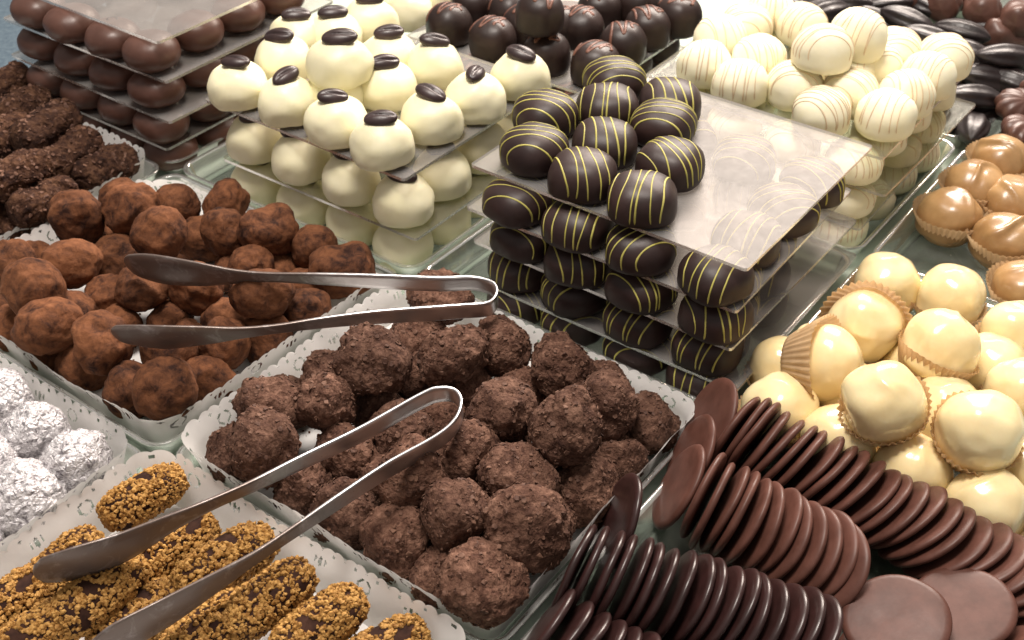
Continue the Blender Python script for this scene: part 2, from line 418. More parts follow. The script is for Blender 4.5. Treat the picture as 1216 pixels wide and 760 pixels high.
def tray(a0, a1, b0, b1, label, rot=0.0, h=1.6, bulge=.0):
    hx, hy = (a1-a0)/2-.95, (b1-b0)/2-.95
    c = ab((a0+a1)/2, (b0+b1)/2)
    root = thing('sweet_tray', (c.x, c.y, .004), (0, 0, GROT+R_(rot)))
    tag(root, label, 'tray', 'clear acrylic trays set edge to edge')
    P = rrect(hx, hy, .4); n = len(P)
    prof = [(-.0, .32), (.15, .45), (.32, h*.55), (.55, h-.08), (.62, h), (.82, h+.03), (.88, h-.05), (.84, h-.14), (.7, h-.18), (.48, h*.5), (.28, .25), (.05, .06), (-.1, .03)]
    def ring(off, z): return [(x+nx*off, y+ny*off, z) for x, y, nx, ny in P]
    wv, rv = [], []
    idx_w = prof[:4], prof[8:]
    # wall: inner and outer skins, closed under the lip ; floor joins them
    seq_in, seq_rim, seq_out = prof[:4], prof[3:9], prof[8:]
    V = []; 
    for off, z in seq_out + seq_in: V += ring(off, z)
    Fc = []; m = len(seq_out)
    for j in list(range(m-1))+list(range(m, m+len(seq_in)-1)):
        for i in range(n):
            a = j*n+i; b = j*n+(i+1) % n; Fc.append((a, b, b+n, a+n))
    Fc.append(tuple(range(m*n+n-1, m*n-1, -1))[::-1]); Fc.append(tuple(range((m-1)*n+n-1, (m-1)*n-1, -1)))
    link('tray_basin', mesh('tray_basin', V, Fc, M['tray']), root)
    V = []
    for off, z in seq_rim: V += ring(off, z)
    V += []
    link('tray_rim', mesh('tray_rim', V, grid_faces(n, len(seq_rim)), M['tray_rim']), root)
    return root
ROWS = {'n': (6.4, 26.3), 0: (26.5, 45.8), 1: (46.0, 63.7), 2: (63.9, 81.1), 3: (81.3, 101.0), 4: (101.2, 120)}
COLS = {'l': (-83.5, -62.7), 0: (-62.4, -41.4), 1: (-41.2, -20.5), 2: (-20.2, .6)}
def cell_tray(r, c, label, rot=0.0, **k): return tray(*ROWS[r], *COLS[c], label, rot, **k)
cell_tray(0, 1, 'clear tray under the dark flaked truffles, between the cocoa truffles and the discs', .6)
cell_tray(0, 0, 'clear tray holding the reddish cocoa dusted truffles', -.5)
cell_tray('n', 1, 'clear tray of nut coated logs at the lower left', .5)
cell_tray('n', 0, 'clear tray of crinkled silvery balls at the left edge', -.5)
cell_tray('n', 2, 'empty corner of a clear tray just below the dark discs', 0)
cell_tray(0, 'l', 'clear tray of shaved chocolate rolls at the upper left', .4)
cell_tray(1, 0, 'clear tray under the white truffles topped with coffee beans', .6)
cell_tray(1, 1, 'clear tray under the tower of yellow striped dark chocolates', -.5)
cell_tray(1, 2, 'clear tray of cream coloured chocolates in paper cups', .3)
cell_tray(0, 2, 'clear tray packed with leaning chocolate discs', .0)
COLS['m'] = (-80.0, -62.7)
cell_tray(1, 'm', 'clear tray under the tower of plain milk chocolate domes', .3)
cell_tray(2, 0, 'clear tray under the dark domes with swirls at the top', .4)
cell_tray(2, 1, 'clear tray under the pale white striped balls', -.4)
cell_tray(2, 2, 'clear tray of caramel chocolates in cups at the right edge', .3)
cell_tray(3, 1, 'clear tray full of black cocoa pod chocolates at the top right', .5)
cell_tray(3, 2, 'clear tray with ribbed milk chocolates at the right edge', -.3)
cell_tray(4, 1, 'clear tray of brown chocolate rolls beyond the black pods', -.3)

# ------------------------------------------------------------------ lace paper doilies (real cut-outs)
def doily(r, c, label, seed, lean=1.0, top=.45, rot=0.0, sag=.15, far=1.0):
    a0, a1 = ROWS[r]; b0, b1 = COLS[c]
    hx, hy = (a1-a0)/2-1.15, (b1-b0)/2-1.15; cc = ab((a0+a1)/2, (b0+b1)/2)
    P = rrect(hx, hy, .8, .6)
    # resample by arc length
    pts = [(Vector((x, y, 0)), Vector((nx, ny, 0))) for x, y, nx, ny in P]; pts.append(pts[0])
    S = [0]
    for k in range(1, len(pts)): S.append(S[-1]+(pts[k][0]-pts[k-1][0]).length)
    tot = S[-1]; per = tot/round(tot/1.35); N = int(tot/.075); Lh = 2.3+top; Mv = int(Lh/.075)
    ring = []; k = 0
    for i in range(N):
        s = tot*i/N
        while S[k+1] < s: k += 1
        u = (s-S[k])/max(1e-6, S[k+1]-S[k])
        ring.append((pts[k][0].lerp(pts[k+1][0], u), pts[k][1].lerp(pts[k+1][1], u).normalized(), s))
    V = []; Fc = []
    for j in range(Mv+1):
        t = Lh*j/Mv
        for (p, nn, s) in ring:
            tt = t
            if t > Lh-.4:
                sc = abs(math.sin(PI*s/(per*.5)))**.6*.13 + abs(math.sin(PI*s/per))**.7*.12
                tt = t-(.27-sc)*1.35*(t-(Lh-.4))/.4
            w = noise.noise(Vector((s*.22, t*.4, seed)))*.22*(t/Lh) + noise.noise(Vector((s*.9, t*.5, seed+9)))*.07*(t/Lh)
            off = .10+ .20*lean*tt+.10*max(0, tt-1.4)**1.6 + w - .08*max(0, tt-2.3)**2
            z = .42 + .88*tt - (noise.noise(Vector((s*.12, 3, seed)))+.3)*sag*(tt/Lh)
            if far < 1: z = .42+(z-.42)*(1-(1-far)*max(0, min(1, (p.x-(hx-2.5))/2.5)))
            V.append((p.x+nn.x*off, p.y+nn.y*off, z))
    def hole(s, t):
        x = (s/per) % 1.0; d = Lh-t; y = abs(x-.5)*per
        if (y/.085)**2+((d-.42)/.10)**2 < 1: return True
        xx = min(x, 1-x)*per
        if (xx/.06)**2+((d-.34)/.06)**2 < 1: return True
        x3 = (s/(per*2)) % 1.0; q = (x3-.5)*per*2; odd = int(s/(per*2)) % 2
        rr = math.hypot(q/.42, (d-1.05)/.40)           # open ring with a paper dot inside, every second scallop
        if odd and .74 < rr < 1 and abs(q) > .09: return True
        q2 = min(x3, 1-x3)*per*2
        if not odd and (q/.10)**2+((d-1.05)/.30)**2 < 1: return True
        if not odd and ((abs(q)-.30)/.07)**2+((d-1.0)/.2)**2 < 1: return True
        return False
    for j in range(Mv):
        for i in range(N):
            if hole(ring[i][2]+.037, Lh*(j+.5)/Mv): continue
            a = j*N+i; b = j*N+(i+1) % N; Fc.append((a, b, b+N, a+N))
    root = thing('paper_doily', (cc.x, cc.y, 0), (0, 0, GROT+R_(rot)))
    tag(root, label, 'doily', 'white lace paper doilies lining the trays')
    link('lace_border', mesh('lace_border', V, Fc, M['doily']), root)
    b = rrect(hx+.13, hy+.13, .8, 2)
    link('paper_base', mesh('paper_base', [(x, y, .42) for x, y, _, _ in b], [tuple(range(len(b)))], M['doily'], False), root)
    return root
doily(0, 1, 'white lace doily around the dark flaked truffles', 1, far=.8)
doily(0, 0, 'white lace doily around the reddish cocoa truffles', 2, far=.4)
doily('n', 1, 'crumpled white lace doily beside the nut coated logs', 3, top=.95, sag=.5)
doily('n', 0, 'white lace doily under the silvery wrapped balls', 4)
doily(0, 'l', 'white lace doily behind the shaved chocolate rolls', 5)

# ------------------------------------------------------------------ acrylic sheets between the layers
def sheet(px, py, z, label, la=15.6, lb=17.5, rot=0.0, mat='plate', grp='acrylic sheets between layers of chocolates', th=.18, corner='front'):
    p = at(px, py, z); ra = GROT+R_(rot)
    root = thing('acrylic_sheet', p, (0, 0, ra)); tag(root, label, 'acrylic sheet', grp)
    # local: x along a (away), y along -b (to the left)
    rc = .25; pts = []
    for cx, cy, a0 in ((la-rc, lb-rc, 0), (rc, lb-rc, PI/2), (rc, rc, PI), (la-rc, rc, 1.5*PI)):
        for k in range(4):
            a = a0+PI/2*k/3; pts.append((cx+rc*math.cos(a), cy+rc*math.sin(a)))
    n = len(pts); rnd = random.Random(int(px+py)); wx, wy = rnd.uniform(-.012, .012), rnd.uniform(-.012, .012)
    # a fine top grid is not needed: perfectly flat pressed sheet with a slightly rounded edge
    V = [(x, y, 0) for x, y in pts]+[(x, y, -th) for x, y in pts]
    link('sheet_face', mesh('sheet_face', V, [tuple(range(n)), tuple(range(2*n-1, n-1, -1))], M[mat], False), root)
    cxm, cym = la/2, lb/2
    e = [(x+(.006 if x > cxm else -.006), y+(.006 if y > cym else -.006)) for x, y in pts]
    V = [(x, y, .004) for x, y in e]+[(x, y, -th-.004) for x, y in e]
    link('sheet_edge', mesh('sheet_edge', V, [(i, (i+1) % n, n+(i+1) % n, n+i) for i in range(n)], M['plate_edge'], False), root)
    return root
# dark tower
sheet(887, 320, 9.3, 'pinkish reflecting top sheet of the yellow striped dark tower', 15.4, 17.4)
sheet(875, 370, 6.9, 'second sheet down in the yellow striped dark tower', 14.5, 17.2, 1)
sheet(868, 415, 4.6, 'third sheet down in the yellow striped dark tower', 15.4, 17.0, -.5)
sheet(874, 464, 2.3, 'lowest sheet of the yellow striped dark tower', 15.6, 16.6, .5)
# white tower
sheet(480, 213, 7.3, 'upper sheet carrying white truffles with coffee beans', 15.2, 16.9)
sheet(494, 284, 3.7, 'clear lower sheet of the white truffle tower', 14.6, 16.4, .5, 'plate_clear')
# milk tower
sheet(187, 50, 10.4, 'brownish topmost sheet at the upper left above milk domes', 15.5, 16.8)
sheet(197, 97, 7.8, 'second sheet down in the milk chocolate tower', 16.2, 17.2, .5)
sheet(201, 145, 5.2, 'third sheet down in the milk chocolate tower', 15.6, 17.2, -.3)
sheet(198, 177, 2.6, 'lowest sheet of the milk chocolate tower', 15.6, 16.5, 0)
# pale striped tower
sheet(1049, 188, 7.5, 'upper clear sheet under the pale striped balls', 15.0, 17.2, .5, 'plate_clear')
sheet(1051, 232, 5.0, 'middle clear sheet of the pale striped tower', 14.9, 17.0, -1.0, 'plate_clear')
sheet(1021, 272, 2.5, 'lowest clear sheet of the pale striped tower', 15.2, 17.0, 1.0, 'plate_clear')
# swirl dark tower
cs = ab(66.6, -42.2, 4.6)
def pix(v):
    d = v.y*cp-(v.z-CAMH)*sp; u = v.y*sp+(v.z-CAMH)*cp
    return 608+F*v.x/d, 380-F*u/d
sheet(*pix(cs), 4.6, 'sheet under the dark domes with milk swirls', 15.4, 16.8)
sheet(*pix(ab(66.4, -42.8, 2.3)), 2.3, 'lower sheet of the tower with milk swirls', 15.4, 16.8)

# ------------------------------------------------------------------ placing domes
def rows_of(items, nrows, key=1):
    """sort items into rows from top to bottom of the view, left to right inside each; returns {index: (row, place)}"""
    ys = sorted((it[1], i) for i, it in enumerate(items)); n = len(ys); out = {}
    # cut at the widest gaps
    gaps = sorted(((ys[k+1][0]-ys[k][0], k) for k in range(n-1)), reverse=True)[:nrows-1] if nrows > 1 else []
    # even split keeps the rows balanced
    per = math.ceil(n/nrows)
    rows = [ys[k:k+per] for k in range(0, n, per)]
    for r, row in enumerate(rows):
        row = sorted(row, key=lambda t: items[t[1]][0])
        for c, (_, i) in enumerate(row): out[i] = (r+1, c+1)
    return out, len(rows)
def posword(r, c, nr):
    rw = 'back row' if r == 1 else ('front row' if r == nr else ORD[r]+' row from back')
    return '%s from left, %s' % (ORD[c], rw)

def dark_piece(loc, rz, v, label, group='yellow striped dark chocolates', tilt=(0, 0), s=1.0):
    t = thing('striped_dark_chocolate', loc, (tilt[0], tilt[1], rz), s); tag(t, label, 'chocolate', group)
    link('chocolate_body', dark_vars[v % 7][0], t); link('yellow_stripes', dark_vars[v % 7][1], t); return t
def pale_piece(loc, rz, v, label, s=1.0, tilt=(0, 0)):
    t = thing('striped_white_chocolate', loc, (tilt[0], tilt[1], rz), s); tag(t, label, 'chocolate', 'pale striped white chocolates')
    link('chocolate_body', str_vars[v % 6][0], t); link('blush_stripes', str_vars[v % 6][1], t); return t
def swirl_piece(loc, rz, v, label, s=1.0):
    t = thing('swirled_dark_chocolate', loc, (0, 0, rz), s); tag(t, label, 'chocolate', 'dark domes with milk swirls')
    link('chocolate_body', cherry_vars[v % 4][0], t); link('milk_swirl', cherry_vars[v % 4][1], t); return t
def white_piece(loc, rz, v, label, bean=True, s=1.0, bt=None, tilt=(0, 0)):
    t = thing('white_truffle', loc, (tilt[0], tilt[1], rz), s); tag(t, label, 'truffle', 'white truffles topped with coffee beans')
    link('chocolate_body', white_vars[v % 6], t)
    if bean:
        o = link('coffee_bean', BEAN, t); rn = random.Random(v*31+int(loc[0]*10)); bt = bt or rn.uniform(-.5, .6)
        o.location = (rn.uniform(-.12, .12)*CM, rn.uniform(-.25, .05)*CM, 2.98*CM)
        o.rotation_euler = (rn.uniform(.1, .55), rn.uniform(-.25, .25), bt-rz); o.scale = (rn.uniform(1.22, 1.38),)*3
    return t
def milk_piece(loc, rz, v, label, curl=True, s=1.0):
    t = thing('milk_chocolate_dome', loc, (0, 0, rz), s); tag(t, label, 'chocolate', 'plain milk chocolate domes')
    link('chocolate_body', milk_vars[v % 5][0], t)
    if curl: link('dark_curl', milk_vars[v % 5][1], t)
    return t
rnd = random.Random(3)
# --- dark tower top (read from the photo)
DT = [(730,92,2,'at the back of the ten on the top sheet'), (796,118,0,'at the right of the back pair on the top sheet'), (722,124,4,'just in front of the rearmost piece on the top sheet'),
      (648,133,3,'behind the left corner piece on the top sheet'), (788,144,5,'chipped, on the right side of the top sheet'),
      (635,174,3,'nearest the left corner of the top sheet'), (718,167,0,'in the centre of the ten on the top sheet'), (796,191,1,'at the far right of the top sheet with steep stripes'),
      (692,204,6,'left neighbour of the frontmost on the top sheet'), (763,232,4,'frontmost on the top sheet')]
for i, (x, y, v, w) in enumerate(DT):
    p = at(x, y, 10.36); dark_piece((p.x, p.y, 9.31), R_([20, -5, 5, 25, -25, 35, -10, 60, -15, -5][i]), v, 'yellow striped dark chocolate, '+w, s=(1.0, 1.0, .83))
def edge_grid(a0, b0, da, db, na, nb, per=True, jit=.25):
    out = []
    for i in range(na):
        for j in range(nb):
            if per and 0 < i < na-1 and 0 < j < nb-1: continue
            out.append((i, j, a0+i*da+rnd.uniform(-jit, jit), b0-j*db+rnd.uniform(-jit, jit)))
    return out
def edge_word(i, j, na, nb):
    # j counts to the left from the front corner, i counts away from it
    if i == 0 and j == 0: return 'at the front corner'
    if i == 0: return '%s from front corner, left edge' % ORD[j+1]
    if j == 0: return '%s from front corner, right edge' % ORD[i+1]
    if i == na-1: return 'hidden far edge, %s from right' % ORD[j+1]
    return 'hidden left edge, %s from front' % ORD[i+1]
TIER = ['on the tray floor', 'on the lowest sheet', 'on the second sheet up', 'on the third sheet up']
for k, z in enumerate((.34, 2.31, 4.61, 6.91)):
    ox = [0, .3, -.1, .2][k]; oy = [.2, 0, .3, -.2][k]
    for i, j, a, b in edge_grid(48.6+ox*.3, -22.9+oy*.5, 3.85, 4.15, 4, 4):
        if k < 3 and j == 0 and i == 3: continue
        if k < 3 and j == 0 and i > 0: b -= 1.0
        p = ab(a, b, z)
        dark_piece(p, rnd.uniform(-.5, .6)+(-.7 if rnd.random() < .5 else .9), rnd.randrange(7), 'yellow striped chocolate %s, %s' % (TIER[k], edge_word(i, j, 4, 4)), s=(1, 1, .80))
# --- white tower
WT = [(282,97,1,7.31,'leftmost of the white tower top'), (341,116,1,7.31,'second along the front edge of the top sheet from the left corner'), (336,66,1,7.31,'behind the leftmost truffle of the white tower'),
      (399,140,1,7.31,'third along the front edge of the top sheet from the left corner'), (453,165,1,7.31,'at the front corner of the top sheet'), (512,136,1,7.31,'just right of and behind the front corner one'),
      (460,98,1,7.31,'in the middle of the top sheet, bean tilted'), (516,74,1,7.31,'in the third place from the front on the right edge, small bean'), (565,112,1,7.31,'on the right edge with an upturned bean'),
      (618,86,1,7.31,'rightmost on the top sheet beside the dark striped ones'), (397,38,1,7.31,'behind the raised one at the left'), (440,20,1,7.31,'at the rear, bean cut by the picture top'),
      (462,62,1,7.31,'right behind the raised truffle'), (402,70,1,9.2,'raised on top of the others, large and wide'), (398,104,0,7.31,'hidden under the raised one'),
      (352,40,1,7.31,'half hidden at the back left')]
for i, (x, y, b, z, w) in enumerate(WT):
    p = at(x, y, z+1.35); white_piece((p.x, p.y, z), rnd.uniform(0, 6), i, 'white truffle, %s' % w, bool(b), (1.12, 1.12, .95) if z > 8 else (1.04, 1.04, .93), bt=[.3-.5, .9, -.2, .3, .05, -.5, .4, .2, 1.3, .0, .3, .1, .0, .05, 0, 0][i])
for k, z in enumerate((.34, 3.71)):
    for i, j, a, b in edge_grid(48.2, -43.9 + .2*k, 3.9, 4.2, 4, 4, True, .15):
        white_piece(ab(a, b, z), rnd.uniform(0, 6), rnd.randrange(6), 'white truffle %s, %s' % (['on the tray floor', 'on the clear lower sheet'][k], edge_word(i, j, 4, 4)), True)
# --- milk tower
for k, z in enumerate((.34, 2.61, 5.21, 7.81)):
    for i, j, a, b in edge_grid(47.5+[.3,0,.1,0][k], -64.7+[.2,.1,0,.2][k], 3.9, 4.0, 4, 4, True, .2):
        milk_piece(ab(a, b, z), rnd.uniform(0, 6), rnd.randrange(5), 'milk chocolate dome %s, %s' % (TIER[k], edge_word(i, j, 4, 4)), rnd.random() < .6, s=(1.04, 1.04, .97))
for n_, (a, b) in enumerate(((56, -72.5), (59, -68))):
    milk_piece(ab(a, b, 10.41), n_, n_, 'milk chocolate dome on the topmost sheet, %s, cut by the picture top' % ['left one', 'right one'][n_])
# --- pale striped tower
ST = [(837,74),(879,97),(944,99),(976,131),(1053,134),(1010,108),(1076,110),(1102,88),(1122,66),(902,67),(855,43),(887,29),(915,12),(952,28),(1038,76),(1063,58),(1006,84)]
ro, nr = rows_of(ST, 4)
for i, (x, y) in enumerate(ST):
    p = at(x, y, 8.8); pale_piece((p.x, p.y, 7.51), rnd.uniform(-.6, .6), i, 'pale striped white chocolate on the upper sheet, '+posword(*ro[i], nr), 1.0)
for x, y, w in ((977, 59, 'left one of the two raised on top of the pale tower'), (1017, 38, 'right one of the two raised on top of the pale tower')):
    p = at(x, y, 11.2); pale_piece((p.x, p.y, 9.9), x*.1, x % 5, 'pale striped white chocolate, '+w, 1.04, (.12, -.1))
for k, z in enumerate((.34, 2.51, 5.01)):
    for i, j, a, b in edge_grid(66.9, -23.0, 3.9, 4.2, 4, 4, True, .2):
        if k == 1 and i == 1 and j == 0: continue
        pale_piece(ab(a, b, z), rnd.uniform(0, 6), rnd.randrange(6), 'pale striped chocolate %s, %s' % (TIER[k], edge_word(i, j, 4, 4)), s=(.98, .98, .84))
# --- swirl tower
SW = [(533,27),(585,44),(649,61),(707,74),(740,50),(690,31),(769,31),(806,17),(605,12),(562,3),(712,9),(757,3),(662,30),(625,28)]
ro, nr = rows_of(SW, 3)
for i, (x, y) in enumerate(SW):
    p = at(x, y, 6.0); swirl_piece((p.x, p.y, 4.61), -GA+rnd.uniform(-.3, .5), i, 'dark dome with a milk swirl on the sheet, '+posword(*ro[i], nr))
p = at(641, 13, 9.0); swirl_piece((p.x, p.y, 7.6), 2.6, 2, 'dark dome raised on top of the other swirled domes, at the picture top')
for k, z in enumerate((.34, 2.31)):
    for i, j, a, b in edge_grid(67.5, -44.5, 3.9, 4.1, 4, 4, True, .2):
        swirl_piece(ab(a, b, z), rnd.uniform(0, 6), rnd.randrange(4), 'swirled dark dome %s, %s' % (TIER[k], edge_word(i, j, 4, 4)), s=(1, 1, .72))
for n_, (x, y) in enumerate(((487, 12), (452, 3), (512, -6))):
    p = at(x, y, 4.2); white_piece((p.x, p.y, 2.9), n_, n_, 'beanless greenish white truffle at the picture top beside the dark domes, %s' % ['nearest', 'left', 'right'][n_], False)

# ------------------------------------------------------------------ heaps
def keep(p, cell, r=1.55):
    """keep a piece inside the sloping lace wall of its tray"""
    p = Vector(p); (a0, a1), (b0, b1) = ROWS[cell[0]], COLS[cell[1]]; m = max(.9, 1.2-.27*p.z+1.03*r)
    a = min(max(p.dot(AX), a0+m), a1-m); b = min(max(p.dot(BX), b0+m), b1-m); return ab(a, b, p.z)
def heap(items, name, variants, cat, group, desc, nrows, cell, fill=None, tiltmax=3.0, words=None, seed=1, sc=1.0):
    """items: (px, py, centre height, variant, scale, rot or None)"""
    rn = random.Random(seed); ro, nr = rows_of(items, nrows)
    # settle the heap: push overlapping pieces apart a little, inside the lace walls
    pos = [keep(at(*it[:3]), cell, 1.58*it[4]*sc) for it in items]; rad = [1.58*it[4]*sc for it in items]
    home = [p.copy() for p in pos]
    for _ in range(60):
        for i in range(len(pos)):
            for j in range(i):
                d = pos[i]-pos[j]; L = max(d.length, .01); want = .97*(rad[i]+rad[j])
                if L < want:
                    d *= (want-L)/L*.5; pos[i] += d; pos[j] -= d
        for i in range(len(pos)):
            pos[i] += (home[i]-pos[i])*.04; pos[i].z = max(pos[i].z, .42+rad[i]*.88, home[i].z-.4); pos[i].z = min(pos[i].z, home[i].z+.35); pos[i] = keep(pos[i], cell, rad[i])
    for i, it in enumerate(items):
        x, y, z, v, s = it[:5]; rot = it[5] if len(it) > 5 and it[5] is not None else (rn.uniform(-tiltmax, tiltmax), rn.uniform(-tiltmax, tiltmax), rn.uniform(0, 6))
        me, shape = variants[v % len(variants)]
        o = link(name, me); place(o, pos[i], rot, s*sc)
        lab = (words or {}).get(i) or '%s %s, %s' % (shape, desc, posword(*ro[i], nr))
        tag(o, lab, cat, group)
fl = [(rough_ball('flaked_truffle', s, (1.76, 1.72, 1.56), .16, .065, k, M['flaky'], 5, 2.0, .025, (9, .82, .97)), w) for s, k, w in
      ((1, 2.6, 'round'), (2, 2.2, 'lumpy'), (3, 2.9, 'round'), (4, 2.0, 'lumpy'), (5, 2.4, 'coarse'))]
fl += [(rough_ball('flaked_truffle', 6, (1.95, 1.5, 1.4), .18, .08, 2.3, M['flaky'], 5, 2.0, .06, (9, .8, .96)), 'oblong'), (rough_ball('flaked_truffle', 7, (1.8, 1.75, 1.25), .12, .07, 2.6, M['flaky'], 5, 2.4), 'squat')]
# pointed one
def add_chips(me, seed, n, smin, smax, elong=1.0, mat=None):
    """thin broken flakes clinging to the surface, part of the same coating"""
    rn = random.Random(seed); src = [(p.center.copy(), p.normal.copy()) for p in me.polygons]
    V = [v.co/CM for v in me.vertices]; Fc = [tuple(p.vertices) for p in me.polygons]; nf = len(Fc)
    for _ in range(n):
        c, nn = rn.choice(src); c = c/CM; nn = (nn+Vector([rn.uniform(-.55, .55) for _ in range(3)])).normalized()
        t = nn.orthogonal().normalized(); t.rotate(Matrix.Rotation(rn.uniform(0, 6), 3, nn)); b = nn.cross(t)
        s = rn.uniform(smin, smax); k = rn.randint(4, 6); o = len(V); a0 = rn.uniform(0, 6); c = c+nn*.015
        for h in (0, .035):
            for q in range(k):
                a = a0+2*PI*q/k+rn.uniform(-.3, .3) if h == 0 else a0+2*PI*q/k; r = s*(1 if h == 0 else .85)
                V.append(c+t*(math.cos(a)*r*elong)+b*(math.sin(a)*r)+nn*(h+.02*math.cos(a*2)))
        Fc.append(tuple(o+k+q for q in range(k))); Fc += [(o+q, o+(q+1) % k, o+k+(q+1) % k, o+k+q) for q in range(k)]
    m2 = mesh(me.name, V, Fc, None, True, [me.materials[0], M['chip']], [0]*nf+[1]*(len(Fc)-nf))
    m2.polygons.foreach_set('use_smooth', [True]*nf+[False]*(len(Fc)-nf)); return m2
def pointed():
    vs, fs = ico(5); out = []
    for v in vs:
        r = 1+.12*noise.noise(v*1.2+Vector((5, 5, 5)))
        w = 1.65*(1-.22*max(0, v.z))
        p = Vector((v.x*w, v.y*w*.85, v.z*(2.15 if v.z > 0 else 1.6)))*r
        p += v*flaky_pt(p, 11, .09, 1.8); out.append(p)
    return mesh('flaked_truffle', out, fs, M['flaky'])
fl.append((pointed(), 'pointed'))
fl = [(add_chips(m, 70+i, 230, .04, .17), w) for i, (m, w) in enumerate(fl)]
A0, A1, A2 = 1.85, 3.3, 4.7
FL = [(437,436,4.6,4,1.12),(497,404,2.3,0,1.0),(540,420,4.6,5,1.02),(595,417,3.3,1,1.0),(657,450,3.4,2,1.05),(595,495,4.4,2,1.0),(667,517,4.9,7,1.08,(-.35,.15,-.6)),
      (722,495,3.6,0,1.0),(785,511,2.0,4,.95),(737,550,2.0,3,.92),(713,458,1.9,1,.8),(510,452,2.0,5,.95),(525,495,1.9,0,.9),(476,518,2.6,4,1.0),(555,550,3.6,2,.95),
      (493,572,3.6,3,1.05),(627,580,3.4,6,1.0,(.1,.1,.4)),(628,647,3.4,6,1.12,(1.0,.15,.2)),(535,632,3.4,4,1.0),(572,718,2.6,6,1.08,(.5,.0,1.0)),(490,668,1.9,3,1.08),(428,628,1.85,1,1.0),
      (690,600,1.9,0,1.05),(572,598,1.8,4,.9),(608,545,1.8,1,.95),(394,495,3.5,5,1.0),(380,458,2.2,2,.95),(308,503,3.3,1,1.0),(266,549,2.1,4,.95),(330,548,3.5,0,1.1),
      (404,556,2.3,6,1.0),(338,584,1.8,5,.95),(447,485,1.9,1,.9),(522,357,3.6,6,.98,(.1,0,.3)),(424,592,2.0,0,.95),(640,612,1.7,2,.9),(700,548,1.7,0,.9),(560,470,1.8,3,.9),
      (345,470,1.9,3,.9),(690,490,1.8,5,.95),(622,470,1.8,3,.95),(520,690,1.7,2,.9)]
FW = {6: 'pointed lumpy flaked truffle standing upright in the middle of the dark heap', 33: 'squat flaked truffle lying behind the bow of the upper tongs', 17: 'large flat-faced flaked truffle at the front right of the dark heap', 19: 'frontmost flaked truffle, at the bottom corner of its doily',
      0: 'large round flaked truffle on top of the heap left of the tongs bow', 8: 'rightmost flaked truffle, in the corner beside the discs', 28: 'leftmost flaked truffle, touching the lace near the nut logs'}
heap(FL, 'flaked_truffle', fl, 'truffle', 'dark flaked truffles heaped on lace', 'dark flaked truffle', 6, (0, 1), words=FW, seed=11, sc=.98)

cc = [(rough_ball('cocoa_truffle', s, sz, lump, 0, 1, M['cocoa'], 5, n, .05, (6, .84, .97)), w) for s, sz, lump, n, w in
      ((21, (1.75, 1.7, 1.6), .11, 2.0, 'round'), (22, (1.85, 1.45, 1.35), .2, 2.3, 'oblong'), (23, (1.55, 1.5, 1.75), .14, 2.6, 'stubby'), (24, (1.7, 1.35, 1.3), .16, 3.2, 'square-cut'),
       (25, (1.75, 1.7, 1.35), .17, 2.0, 'lumpy'), (26, (1.65, 1.6, 1.5), .20, 2.1, 'creased'), (27, (1.9, 1.5, 1.5), .12, 2.2, 'oval'))]
CC = [(94,262,3.6,2,1.1,(.1,.0,.3)),(130,231,2.6,0,.95),(155,248,4.2,1,1.1,(.2,-.5,.5)),(211,248,3.0,0,1.0),(190,277,4.6,0,1.08),(267,243,3.0,4,1.05),(238,281,1.8,2,1.0),(271,285,3.3,2,.95),
      (321,284,3.8,3,1.12,(.3,.1,.6)),(342,306,1.8,3,.9),(378,305,2.8,0,.95),(138,310,2.0,2,1.05),(82,315,3.4,6,1.08,(0,0,.2)),(44,346,4.3,0,1.15),(14,325,3.0,1,1.0),(10,360,1.9,0,.95),(110,366,2.0,1,.95,(0,0,.1)),
      (54,400,3.7,6,1.12,(.1,.1,.5)),(88,381,2.0,0,1.0),(8,394,1.9,4,.95),(127,419,3.5,5,1.15),(171,357,3.0,4,1.0,(0,0,0)),(237,356,3.0,5,1.05),(200,325,1.8,0,.9),(152,378,1.9,0,.9),(206,377,1.9,6,.9),
      (278,315,1.9,1,.9),(311,316,2.6,6,.95),(312,351,4.2,6,1.05,(0,.1,.1)),(268,374,2.0,0,1.0),(370,363,2.0,4,.98),(311,408,2.0,3,1.0),(268,409,1.9,2,.95),(228,421,1.9,1,.9),(196,441,2.2,0,1.05),
      (78,435,1.8,0,1.0),(264,455,1.9,6,.98),(142,488,2.4,5,1.1),(209,492,2.9,0,1.12),(418,348,2.6,3,1.2,(0,0,.2)),(372,337,1.9,0,.95),(30,430,1.7,0,.9),(160,278,1.8,0,.9),(115,280,1.8,4,.9),(350,330,1.7,2,.9),
      (60,360,1.7,0,.9),(300,372,1.7,0,.9),(20,300,1.8,0,.9),(330,300,1.7,0,.9)]
CW = {38: 'smooth round cocoa truffle at the front corner of its tray', 37: 'creased cocoa truffle left of the frontmost round one', 4: 'round cocoa truffle on top, just above the tip of the upper tongs', 8: 'square-cut cocoa truffle at the right of the heap near the white tower',
      5: 'lumpy cocoa truffle nearest the white tower at the back', 0: 'stubby upright cocoa truffle at the back left, beside the shaved rolls', 39: 'square-cut cocoa truffle framed between the two arms of the upper tongs'}
heap(CC, 'cocoa_truffle', cc, 'truffle', 'cocoa dusted truffles heaped on lace', 'cocoa dusted truffle', 7, (0, 0), words=CW, seed=5, sc=.89)

